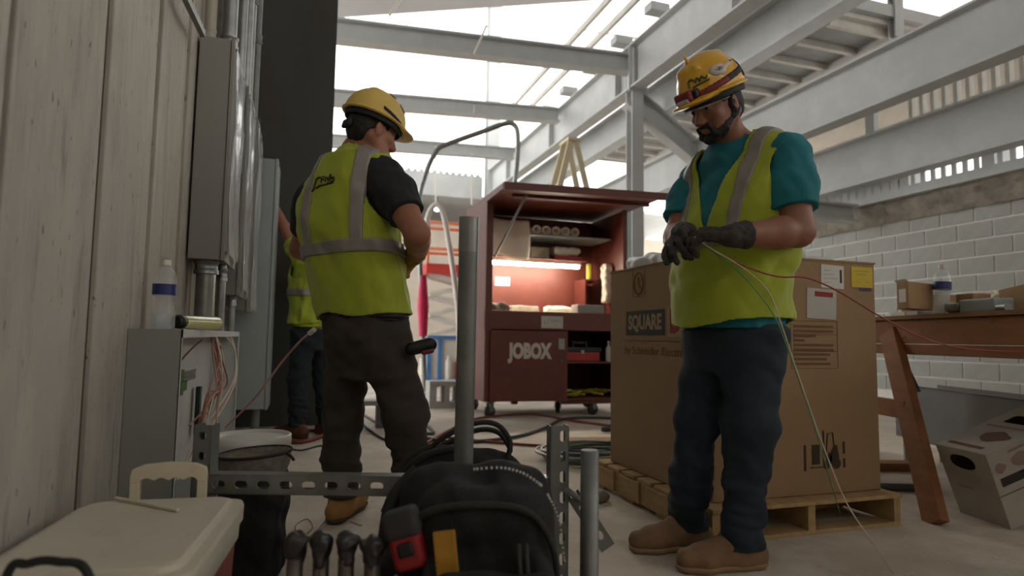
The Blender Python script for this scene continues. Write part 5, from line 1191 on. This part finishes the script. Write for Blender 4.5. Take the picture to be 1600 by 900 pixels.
def worker(D, label):
    F = nrm(D['F']); L = np.cross(Z3, F); root = thing('person', label, 'person', (D['pelvis'][0], D['pelvis'][1], 0))
    secs = D['secs']; n3 = lambda p: np.array(p, float)
    sh = {q: n3(D['sh' + q]) for q in 'lr'}; el = {q: n3(D['el' + q]) for q in 'lr'}; wr = {q: n3(D['wr' + q]) for q in 'lr'}
    hp = {q: n3(D['hp' + q]) for q in 'lr'}; kn = {q: n3(D['kn' + q]) for q in 'lr'}; an = {q: n3(D['an' + q]) for q in 'lr'}
    neck = n3(D['neck']); C = n3(D['head']); f, l, u = head_frame(D['HF'], D['pitch'], D.get('roll', 0))
    sd = D.get('seed', 1)
    # ---- body: one continuous mesh
    lo, hi = bounds([C, *sh.values(), *el.values(), *wr.values(), *an.values(), hp['l'], hp['r']], .17); lo[2] = .02
    s = SDF(lo, hi, .0055)
    s.loft([(c, w * .84, a * .84, b * .84) for c, w, a, b in secs], L, F, .03)
    chain(s, [neck - Z3 * .07, neck + Z3 * .0, C - f * .02 - u * .05], [.075, .060, .054], .035)
    head_prims(s, C, f, l, u)
    for q in 'lr':
        m = sh[q] * .45 + el[q] * .55
        chain(s, [sh[q], m, el[q]], [.058 * D['arm'], .054 * D['arm'], .046 * D['arm']], .025); fm = el[q] * .7 + wr[q] * .3
        chain(s, [el[q], fm, wr[q]], [.045 * D['arm'], .047 * D['arm'], .032 * D['arm']], .02)
        s.cone(neck + Z3 * .0, sh[q] + Z3 * .02, .05, .052, .04)
        chain(s, [hp[q], kn[q], an[q]], [.078, .055, .042], .03)
        if D['hand' + q]:
            for (a, b, r1, r2) in hand_prims(wr[q], *D['hand' + q]): s.cone(a, b, r1, r2, .004)
    s.build('body', D['skin'], root)
    P_ = lambda a, b, c: C + f * a + l * b + u * c; A = [l, f, u]
    for q in (-1, 1):
        e = SDF(P_(.089, q * .031, -.006) - .02, P_(.089, q * .031, -.006) + .02, .002); e.ell(P_(.0905, q * .031, -.007), (.0075, .004, .0055), A, k=0); e.build('eye', 'eye_dark', root)
        e = SDF(P_(.1, q * .033, .016) - .04, P_(.1, q * .033, .016) + .04, .0025); e.cone(P_(.096, q * .018, .016), P_(.088, q * .05, .016), .004, .003, 0); e.build('eyebrow', 'hair_black', root)
    # ---- hair (and beard)
    lo, hi = bounds([C], .16); s = SDF(lo, hi, .0045); s.ell(P_(-.012, 0, .028), (.083, .104, .098), A, k=.02); s.ell(P_(-.055, 0, -.035), (.066, .05, .06), A, k=.03)
    s.plane(P_(.045, 0, 0), nrm(f * .92 - u * .35)); s.ell(P_(.015, .09, -.03), (.03, .03, .036), A, k=.01, op='sub'); s.ell(P_(.015, -.09, -.03), (.03, .03, .036), A, k=.01, op='sub'); s.warp(.0012, 160, 2)
    s.build('hair', 'hair_black', root)
    if D.get('beard'):
        s = SDF(lo, hi, .004)
        s.cone(P_(.045, .030, -.085), P_(.076, .012, -.113), .029, .022, .02); s.cone(P_(.045, -.030, -.085), P_(.076, -.012, -.113), .029, .022, .02)
        for q in (-1, 1): s.cone(P_(-.012, q * .066, -.048), P_(.05, q * .036, -.095), .017, .022, .02); s.cone(P_(.006, q * .069, -.008), P_(-.002, q * .064, -.05), .013, .019, .015)
        s.cone(P_(.103, -.024, -.066), P_(.103, .024, -.066), .0055, .0055, .004); s.cone(P_(.100, .026, -.068), P_(.085, .030, -.1), .006, .012, .01); s.cone(P_(.100, -.026, -.068), P_(.085, -.030, -.1), .006, .012, .01)
        s.warp(.0015, 170, 5); s.build('beard', 'hair_black', root)
    # ---- shirt
    lo, hi = bounds([neck, *sh.values(), *el.values(), secs[0][0]], .30); lo[2] = D['shirt_hem'] - .02; hi[2] = neck[2] + .10
    s = SDF(lo, hi, .006); s.loft([(c, w - .007, a - .007, b - .007) for c, w, a, b in secs], L, F, .03)
    s.cone(neck - Z3 * .06, neck + Z3 * .012, .085, .066, .03)
    for q in 'lr':
        e = sh[q] + (el[q] - sh[q]) * D['sleeve']; s.cone(neck - Z3 * .03, sh[q] + Z3 * .008, .06, .062, .05)
        chain(s, [sh[q], (sh[q] + e) / 2, e + (el[q] - sh[q]) * .1], [.074 * D['arm'], .076 * D['arm'], .074 * D['arm']], .045)
    s.warp(D.get('fold', .0045), 22, sd); s.warp(.002, 55, sd + 1); 
    for q in 'lr':   # sleeve hems, cut only near the arm
        e = sh[q] + (el[q] - sh[q]) * D['sleeve']; nn = nrm(el[q] - sh[q]); X, Y, Z = np.meshgrid(*s.ax, indexing='ij', sparse=True)
        pl = (X - e[0]) * nn[0] + (Y - e[1]) * nn[1] + (Z - e[2]) * nn[2]; rd = np.sqrt((X - e[0]) ** 2 + (Y - e[1]) ** 2 + (Z - e[2]) ** 2)
        s.d = np.where((rd < .16) & (np.abs((X - neck[0]) * L[0] + (Y - neck[1]) * L[1]) > .13 * D.get('cutw', 1)), np.maximum(s.d, pl), s.d).astype(np.float32)
    s.plane((0, 0, D['shirt_hem']), (0, 0, -1)); s.build('shirt', D['shirt'], root)
    # ---- vest: shell cut by armholes, neck, hem and front opening
    lo, hi = bounds([neck, *sh.values(), secs[0][0]], .24); lo[2] = D['vest_hem'] - .03; hi[2] = neck[2] + .08
    s = SDF(lo, hi, .0052)
    s.loft([(c, w + .016, a + .016, b + .016) for c, w, a, b in secs], L, F, .03)
    for q in 'lr': s.cone(neck - Z3 * .02, sh[q] + Z3 * .004, .066, .071, .05)
    s.warp(D.get('vfold', .007), 17, sd + 5); s.warp(.0022, 48, sd + 6, stretch=(1, 1, .55)); base = s.copy()
    def cutset(v):
        for q, sg in (('l', 1), ('r', -1)):
            o = sh[q] + L * sg * D.get('armhole', -.005) - Z3 * .055; v.cone(o, o + L * sg * .25, .092, .17, .0, op='sub'); v.cone(o - Z3 * .03, o - Z3 * .03 + L * sg * .2, .09, .16, 0, op='sub')
        v.cone(neck - Z3 * .01 + F * .015, neck + Z3 * .2, .088, .11, 0, op='sub')
        X, Y, Z = np.meshgrid(*v.ax, indexing='ij', sparse=True)
        uu = (X - neck[0]) * L[0] + (Y - neck[1]) * L[1]; vv = (X - neck[0]) * F[0] + (Y - neck[1]) * F[1]
        if D['open']:
            wdt = np.clip((Z - D['open'][0]) * D['open'][1], -.02, .12); wd = np.abs(uu - D['open'][2]) - wdt
            v.d = np.maximum(v.d, -np.maximum(wd, -vv)).astype(np.float32)
        hem = D['vest_hem'] + D.get('hem_tilt', 0) * np.maximum(uu - .06, 0) * 1.6 + .008 * np.sin(uu * 22)
        v.d = np.maximum(v.d, (hem - Z)).astype(np.float32)
        return v
    v = cutset(base.copy().shell(.0045)); ve = v.build('vest', D.get('vestmat', 'vest_lime'), root)
    X, Y, Z = np.meshgrid(*s.ax, indexing='ij', sparse=True); uu = (X - neck[0]) * L[0] + (Y - neck[1]) * L[1]
    for sg in (-1, 1):
        t = base.copy().off(.0115); t.d = np.maximum(t.d, .001 - base.d); t = cutset(t); cu = D.get('tape_c', 0) + sg * D['tape_u'] + (Z - D['tape_z']) * D.get('tape_lean', 0) * sg
        t.d = np.maximum(t.d, np.maximum(np.abs(uu - cu) - .026, D['tape_z'] - Z)).astype(np.float32); t.build('reflective_tape', 'tape_silver', ve)
    t = base.copy().off(.0125); t.d = np.maximum(t.d, .001 - base.d); t = cutset(t); t.d = np.maximum(t.d, np.abs(Z - D['tape_z'] - D.get('tape_tilt', 0) * uu) - .027).astype(np.float32); t.build('reflective_tape', 'tape_silver', ve)
    # ---- trousers
    lo, hi = bounds([*hp.values(), *kn.values(), *an.values(), secs[0][0]], .22); lo[2] = .03; hi[2] = D['belt'] + .03
    s = SDF(lo, hi, .006); s.loft([q for q in secs if q[0][2] < D['belt'] + .12], L, F, .03)
    for q in 'lr':
        rr = D['leg' + q]; mid = kn[q] * .45 + an[q] * .55
        chain(s, [hp[q], kn[q], mid, np.array([an[q][0], an[q][1], D['cuff'] + .02])], rr, .03)
    s.warp(.0045, 26, sd + 9, stretch=(1, 1, 1.5)); s.warp(.0046, 58, sd + 3, mask=lambda X, Y, Z: np.clip((.50 - Z) * 4, 0, 1.2), stretch=(.5, .5, 1.3))
    s.plane((0, 0, D['belt']), (0, 0, 1)); s.plane((0, 0, D['cuff']), (0, 0, -1)); tr_ = s.build('trousers', D['pants'], root)
    b = SDF(lo, hi, .006); b.loft([(c, w + .008, a + .008, bb + .008) for c, w, a, bb in secs if c[2] < D['belt'] + .12], L, F, .03); b.band((0, 0, D['belt'] - .012), (0, 0, 1), .020); b.build('belt', 'belt_black', tr_)
    for q in 'lr': boot(root, an[q], D['ft' + q], D['boot'], D['sole'], .305)
    for q in 'lr':
        if D.get('glove' + q):
            g, mt = D['glove' + q]; pr_ = hand_prims(wr[q], *g); lo, hi = bounds([p for c in pr_ for p in c[:2]] + [wr[q] + (el[q] - wr[q]) * .25], .04)
            s = SDF(lo, hi, .0032)
            for (a, b_, r1, r2) in pr_: s.cone(a, b_, r1 + .0022, r2 + .0022, .004)
            cf = wr[q] + (el[q] - wr[q]) * .22; s.cone(wr[q], cf, .034 * D['arm'], .042 * D['arm'], .012); s.plane(cf, el[q] - wr[q]); s.warp(.0012, 130, 4)
            gl = s.build('glove', mt, root)
            c2 = SDF(lo, hi, .004); c2.cone(wr[q] + (el[q] - wr[q]) * .10, cf, .0375 * D['arm'], .0435 * D['arm'], 0); c2.plane(cf, el[q] - wr[q]); c2.plane(wr[q] + (el[q] - wr[q]) * .12, wr[q] - el[q]); c2.build('cuff', mt, gl)
    hh, dome, H = helmet(root, C, f, l, u, D['helmet'], tall=D.get('tall', .128))
    return root, dict(f=f, l=l, u=u, C=C, H=H, dome=dome, hat=hh, vest=ve, base=base, F=F, L=L, neck=neck, P=P_)

def stroke(name, s, pts2, origin, ex, ey, d, r, mat, parent, dense=4):
    """drawn mark laid on a surface: 2-D stroke projected on to an SDF"""
    out = []
    for p in curve_pts([(x, y, 0) for x, y in pts2], dense):
        q = hit(s, np.array(origin) + np.array(ex) * p.x + np.array(ey) * p.y - nrm(d) * .25, d)
        if q is not None: out.append(tuple(q - nrm(d) * .0045))
    if len(out) > 1: return MB().tube(out, r, 6).build(name, mat, parent)

# ---------------------------------------------------------------- worker feeding the wires, beside the carton
Fb = nrm((-.985, -.17, 0)); Lb = np.cross(Z3, Fb)
def cB(x, y, z, fwd=0): return tuple(np.array([x, y, z]) + Fb * fwd)
B = dict(F=Fb, pelvis=(1.515, 1.965, .85), seed=2,
  secs=[(cB(1.52, 1.965, .70), .175, .12, .15), (cB(1.52, 1.962, .84), .200, .160, .155), (cB(1.525, 1.955, 1.02), .222, .190, .140), (cB(1.53, 1.945, 1.20), .230, .175, .140), (cB(1.53, 1.935, 1.34), .222, .145, .135), (cB(1.525, 1.925, 1.45), .175, .105, .115), (cB(1.51, 1.92, 1.53), .085, .07, .08)],
  shl=tuple(np.array((1.535, 1.93, 1.445)) + Lb * .200), shr=tuple(np.array((1.525, 1.93, 1.445)) - Lb * .195),
  ell=(1.567,1.67,1.173), wrl=(1.287,1.66,1.139), elr=(1.359,2.075,1.198), wrr=(1.242,1.841,1.169),
  hpl=tuple(np.array((1.52, 1.965, .80)) + Lb * .095), hpr=tuple(np.array((1.52, 1.965, .80)) - Lb * .095),
  knl=(1.513,1.86,0.508), knr=(1.427,2.058,0.501), anl=(1.495, 1.895, .07), anr=(1.435, 2.125, .07),
  ftl=(-.99, .14), ftr=(-1, .10), neck=(1.50, 1.92, 1.535), head=(1.383, 1.866, 1.668), HF=(-.975, -.22, 0), pitch=.47,
  arm=1.12, handl=None, handr=None, skin='skin_tan', beard=True, shirt='shirt_teal', sleeve=.72, shirt_hem=.845, vest_hem=.852, hem_tilt=.20,
  open=(1.20, .42, .0), tape_u=.118, tape_z=1.165, tape_lean=.13, armhole=.012, belt=.90, cuff=.075, legl=[.116, .088, .073, .076], legr=[.106, .080, .071, .074], pants='jeans_navy', boot='boot_suede', sole='sole_tan', helmet='helmet_yellow', tall=.148,
  glovel=((nrm((-.82, .55, .10)), nrm((.2, .3, -.93)), (.3, .5, .9), [(.55, .75, .5), (.6, .8, .5), (.65, .85, .5), (.7, .9, .5)], .1, 1.06, (.3, .2, .1)), 'glove_grey'),
  glover=((nrm((-.72, -.42, -.25)), nrm((.5, -.4, -.75)), (-.4, -.3, -.9), [(.35, .35, .3), (.5, .5, .3), (.7, .6, .4), (.8, .7, .4)], .2, 1.06, (.5, .35, .2)), 'glove_grey'))
pb, ib = worker(B, 'worker in teal shirt and lime vest looking down at wires beside carton')
f, l, u, H, dome, hat = (ib[k] for k in ('f', 'l', 'u', 'H', 'dome', 'hat'))
# headlamp strap, lamp and stickers on the hard hat
sn = nrm(u + f * .175)
band_on(dome, H, sn, .028, .012, 'strap_black', 'lamp_strap', hat); 
rb_ = dome.copy().off(.003).shell(.0035); rb_.band(H + sn * .028, sn, .0105); rb_.plane(H + f * .03, -f); rb_.build('strap_front', 'strap_red', hat)
band_on(dome, H, nrm(f * .95 + u * .3), -.075, .013, 'strap_black', 'lamp_strap', hat, cut=(H + u * .01, -u))
lp = H + f * .146 + u * .016; lx = [l, f, u]
q = SDF(lp - .08, lp + .08, .0035); q.rbox(lp, (.036, .018, .019), .007, lx, k=0); hl = q.build('headlamp', 'lamp_red', hat)
q = SDF(lp - .08, lp + .08, .003); q.rbox(lp + f * .012 - u * .014, (.026, .011, .008), .003, lx, k=0); q.build('lens', 'lens', hl)
q = SDF(lp - .09, lp + .09, .0035); q.rbox(lp - f * .014, (.050, .014, .016), .006, lx, k=0); q.build('lamp_bracket', 'black_plastic', hl)
dl = -l
def sticker(name, cen, rad2, mat, parent, off=.0032, ang=0, pts=None):
    """flat sticker on the dome, traced in the (back, up) plane on the wearer's left side"""
    ex = nrm(-f * math.cos(ang) + u * math.sin(ang)); ey = nrm(f * math.sin(ang) + u * math.cos(ang)); rows = []
    outline = pts or [(rad2[0] * math.cos(a), rad2[1] * math.sin(a)) for a in np.linspace(0, 2 * math.pi, 20, endpoint=False)]
    vs = []
    for k in (0, .5, 1):
        for x, y in outline:
            p = hit(dome, cen + ex * x * k + ey * y * k + l * .2, dl)
            if p is None: p = cen
            vs.append(tuple(p + l * off))
    n = len(outline); m = MB(); m.add(vs, [(a * n + i, a * n + (i + 1) % n, (a + 1) * n + (i + 1) % n, (a + 1) * n + i) for a in (0, 1) for i in range(n)][n * 0:], True)
    o = m.build(name, mat, parent); o.modifiers.new('thickness', 'SOLIDIFY').thickness = .0008; return o
sc_ = H + l * .09 + u * .066 + f * .040
gt = [(.068, .004), (.074, .010), (.070, .016), (.045, .008)] + [(-.008 + .032 * math.cos(a), -.002 + .020 * math.sin(a)) for a in np.linspace(.45, 2 * math.pi - .35, 14)] + [(.045, -.003)]
stk = sticker('sticker', sc_, None, 'sticker', hat, .0034, .05, gt)
sticker('sticker_print', sc_ + f * .008, (.013, .008), 'sticker_ink', stk, .0042)
for dx_ in (.058, .068): sticker('sticker_print', sc_ - f * dx_ + u * .012, (.003, .003), 'strap_red', stk, .0042)
# green brush lettering mark on the hat front
for pts in ([(-.045, -.008), (-.040, .012), (-.030, .016), (-.020, .004)], [(-.022, .0), (-.012, .014), (-.006, .0), (.004, .014), (.012, .002), (.022, .010)], [(-.035, -.012), (-.01, -.008), (.025, -.006)]):
    stroke('sticker_mark', dome, pts, H + l * .05 + u * .050 + f * .10, nrm(-f * .6 + l * .75), u, nrm(-l * .75 - f * .6), .003, 'sticker_green', hat)
# ridge bead on top of the hat
MB().tube([tuple(H + f * .072 + u * .118), tuple(H + f * .078 + u * .152)], .006, 8, rs=[.009, .003]).build('top_tab', 'helmet_yellow', hat)
gl_ = ib['P']
MB().tube([tuple(gl_(.115, -.05, .0)), tuple(gl_(.12, 0, .004)), tuple(gl_(.115, .05, .0)), tuple(gl_(.02, .082, .0))], .003, 6).build('safety_glasses', 'clear_plastic', pb)

# ---------------------------------------------------------------- worker turned away, by the pipe
Fa = nrm((.70, .714, 0)); La = np.cross(Z3, Fa)
A_ = dict(F=Fa, pelvis=(.245, 2.72, .85), seed=4,
  secs=[(((0.266,2.748,0.621)[0], (0.266,2.748,0.621)[1], .62), .150, .10, .12), (((0.253,2.741,0.758)[0], (0.253,2.741,0.758)[1], .76), .200, .125, .150), (((0.226,2.738,0.895)[0], (0.226,2.738,0.895)[1], .90), .200, .145, .130), (((0.182,2.744,1.115)[0], (0.182,2.744,1.115)[1], 1.10), .208, .150, .125), (((0.144,2.738,1.335)[0], (0.144,2.738,1.335)[1], 1.32), .222, .140, .135), (((0.152,2.724,1.472)[0], (0.152,2.724,1.472)[1], 1.45), .165, .11, .125), (((0.171,2.699,1.566)[0], (0.171,2.699,1.566)[1], 1.555), .09, .075, .085)],
  shl=tuple(np.array((0.152,2.724,1.472)) + La * .168 - Z3 * .055), shr=tuple(np.array((0.157,2.722,1.473)) - La * .190 - Z3 * .015),
  ell=(-0.039,3.063,1.205), wrl=(0.167,3.063,1.149), elr=(0.4,2.412,1.201), wrr=(0.443,2.655,1.157),
  hpl=tuple(np.array(((0.254,2.738,0.785)[0], (0.254,2.738,0.785)[1], .74)) + La * .098), hpr=tuple(np.array(((0.259,2.736,0.785)[0], (0.259,2.736,0.785)[1], .74)) - La * .098),
  knl=(0.165,2.838,0.444), knr=(0.405,2.6,0.459), anl=((0.176,2.87,0.031)[0], (0.176,2.87,0.031)[1], .07), anr=((0.441,2.618,0.105)[0], (0.441,2.618,0.105)[1], .07),
  ftl=(.45, .89), ftr=(.75, .66), neck=(0.183,2.688,1.584), head=(0.238,2.651,1.686), HF=(.93, .36, 0), pitch=.26, roll=.06,
  arm=1.08, handl=(nrm((.5, .5, .1)), nrm((.3, .2, -.9)), (-.3, .4, .8), [(.5, .6, .5)] * 4, .1, 1.0, (.4, .3, .2)), handr=None, skin='skin_light', shirt='shirt_black', sleeve=.66, shirt_hem=.86, vest_hem=.885, hem_tilt=-.05,
  open=None, tape_u=.128, tape_c=.030, tape_z=1.16, tape_tilt=-.04, belt=.905, cuff=.10, legl=[.102, .078, .070, .072], legr=[.112, .088, .072, .074], pants='trousers_grey', boot='boot_wheat', sole='sole_dark', helmet='helmet_pale', vfold=.006,
  glover=((nrm((-.35, .85, -.25)), nrm((-.5, -.1, -.85)), (-.5, .2, .8), [(.7, .9, .6)] * 4, .1, 1.05, (.4, .3, .2)), 'glove_tan'))
pa_, ia = worker(A_, 'worker with his back turned in lime vest and black shirt beside the steel pipe')
F_, L_, nk, bs = ia['F'], ia['L'], ia['neck'], ia['base']
og = nk - Z3 * .155 + L_ * .052; ex = -L_
for pts in ([(-.085, .014), (-.090, -.016), (-.080, -.030), (-.068, -.022), (-.058, .006), (-.044, .020), (-.030, .022)], [(-.055, -.020), (-.03, -.013), (.01, -.012), (.045, -.006)],
            [(-.022, -.004), (-.020, .020), (-.004, .022)], [(-.020, .010), (-.008, .011)], [(.002, -.002), (.000, .014), (.012, .014), (.014, -.002)], [(.022, -.002), (.024, .030), (.03, .012), (.044, .014), (.046, .0), (.03, -.003)]):
    stroke('logo_stroke', bs, pts, og, ex, Z3, F_, .0042, 'logo_ink', ia['vest'])
# stickers on the pale hat and a strap
for (a, b, c, r) in ((.03, -.05, .125, .022), (.085, -.055, .085, .024)):
    q = ia['dome'].copy().off(.0045); q.d = np.maximum(q.d, -.002 - ia['dome'].d); ce = ia['H'] + ia['f'] * a + ia['l'] * b + ia['u'] * c; X, Y, Z = np.meshgrid(*q.ax, indexing='ij', sparse=True)
    q.d = np.maximum(q.d, np.sqrt((X - ce[0]) ** 2 + (Y - ce[1]) ** 2 + (Z - ce[2]) ** 2) - r).astype(np.float32); q.build('sticker', 'sticker_ink', ia['hat'])
q = ia['dome'].copy().off(.002).shell(.003); q.band(ia['H'] + ia['u'] * .018, nrm(ia['u'] - ia['f'] * -.25), .008); q.plane(ia['H'], ia['l']); q.plane(ia['H'] - ia['f'] * .02, -ia['f']); q.build('hat_strap', 'strap_black', ia['hat'])
q = SDF(ia['C'] - .17, ia['C'] + .17, .004); q.rbox(ia['P'](-.112, 0, -.035), (.035, .010, .018), .006, [ia['l'], ia['f'], ia['u']], k=0); q.build('ratchet_knob', 'strap_black', ia['hat'])
MB().tube([tuple(ia['P'](.112, -.045, -.002)), tuple(ia['P'](.118, 0, .0)), tuple(ia['P'](.112, .045, -.002))], .004, 6).build('safety_glasses', 'clear_plastic', pa_)
# drill hanging at his hip
dc = np.array((0.451,2.517,0.761)); dd = thing('cordless_drill', 'black and red cordless drill hanging at the hip of back-turned worker', 'drill', tuple(dc))
axd = [nrm((.95, -.1, .25)), nrm((.1, .99, 0)), nrm((-.25, 0, .97))]
q = SDF(dc - .09, dc + .09, .0045); q.cone(dc - axd[0] * .045, dc + axd[0] * .03, .027, .030, 0); q.build('housing', 'black_plastic', dd); q = SDF(dc - .09, dc + .09, .0045); q.rbox(dc + axd[0] * .015 - axd[2] * .022, (.026, .024, .014), .008, axd, k=0); q.build('battery', 'lamp_red', dd)
MB().lathe([(.016, 0), (.018, .03), (.012, .04)], n=12, M4=frame(tuple(dc - axd[0] * .05), tuple(axd[1]), tuple(axd[2]))).build('chuck', 'galv_dull', dd)

# ---------------------------------------------------------------- third worker, mostly hidden behind the cabinets
Fc = nrm((-.75, .66, 0)); Lc = np.cross(Z3, Fc); cx, cy = .055, 5.25
C_ = dict(F=Fc, pelvis=(cx, cy, .85), seed=7,
  secs=[((cx, cy, .68), .17, .12, .14), ((cx, cy, .84), .195, .14, .14), ((cx, cy, 1.02), .20, .15, .13), ((cx, cy, 1.22), .21, .14, .13), ((cx, cy, 1.34), .205, .125, .13), ((cx, cy, 1.43), .165, .10, .11), ((cx, cy, 1.50), .085, .07, .08)],
  shl=tuple(np.array((cx, cy, 1.42)) + Lc * .185), shr=tuple(np.array((cx, cy, 1.42)) - Lc * .185),
  ell=(-0.156,5.216,1.567), wrl=(-0.303,5.417,1.875), elr=(cx + .10, cy + .30, 1.2), wrr=(cx - .05, cy + .42, 1.25),
  hpl=tuple(np.array((cx, cy, .80)) + Lc * .092), hpr=tuple(np.array((cx, cy, .80)) - Lc * .092), knl=tuple(np.array((cx - .02, cy, .46)) + Lc * .12), knr=tuple(np.array((cx + .02, cy, .46)) - Lc * .11), anl=tuple(np.array((cx, cy, .07)) + Lc * .13), anr=tuple(np.array((cx + .05, cy - .03, .07)) - Lc * .13),
  ftl=(-.7, .7), ftr=(.9, -.4), neck=(cx, cy, 1.51), head=(cx - .03, cy + .03, 1.64), HF=(-.75, .66, 0), pitch=.1,
  arm=1.0, handl=(nrm((-.7, .3, .5)), nrm((-.2, .8, -.3)), (0, 0, 1), [(.5, .6, .5)] * 4, .1, 1.0, (.4, .3, .2)), handr=(nrm((-.7, .5, .1)), nrm((.2, .3, -.9)), (0, 0, 1), [(.5, .6, .5)] * 4, .1, 1.0, (.4, .3, .2)), skin='skin_light', shirt='vest_lime', sleeve=.75, shirt_hem=.86, vest_hem=.89,
  open=None, tape_u=.11, tape_z=1.13, belt=.90, cuff=.09, legl=[.10, .08, .07, .07], legr=[.10, .08, .07, .07], pants='jeans_dark', boot='boot_brown', sole='sole_dark', helmet='helmet_yellow')
worker(C_, 'worker in lime shirt and dark jeans reaching behind the bare pale cabinet')

# ---------------------------------------------------------------- wires in the hands
M('wire_red', '8e3a2c', .5, var=.08); M('wire_green', '4f8a5a', .5, var=.08); M('wire_pale', 'c2b89a', .5)
def wire(label, pts, r, mat): return tag(MB().tube(curve_pts(pts, 10), r, 6).build('wire', mat), label, 'wire')
wire('red wire sagging from the gloved hands to the far right', [(1.193,1.723,1.134), (1.238,1.7,1.1), (1.336,1.652,1.041), (1.435,1.622,1.01), (1.523,1.593,1.007), (1.639,1.579,0.967), (1.816,1.57,0.884), (1.998,1.558,0.815), (2.194,1.549,0.784), (2.461,1.514,0.776)], .0028, 'wire_red')
wire('pale wire hanging from the gloved hands to the floor', [(1.181,1.705,1.135), (1.226,1.683,1.097), (1.313,1.639,1.035), (1.379,1.602,0.959), (1.411,1.58,0.849), (1.453,1.567,0.71), (1.519,1.551,0.514), (1.602,1.541,0.318), (1.718,1.546,0.172), ((1.974,1.702,0.004))], .0022, 'wire_pale')
wire('green wire hanging beside the pale one to the floor', [(1.194,1.723,1.13), (1.255,1.706,1.089), (1.347,1.682,1.016), (1.441,1.661,0.902), (1.477,1.646,0.809), (1.54,1.648,0.664), (1.623,1.658,0.474), (1.693,1.68,0.32), ((2.378,2.311,0.004))], .0020, 'wire_green')
bpy.context.view_layer.update()
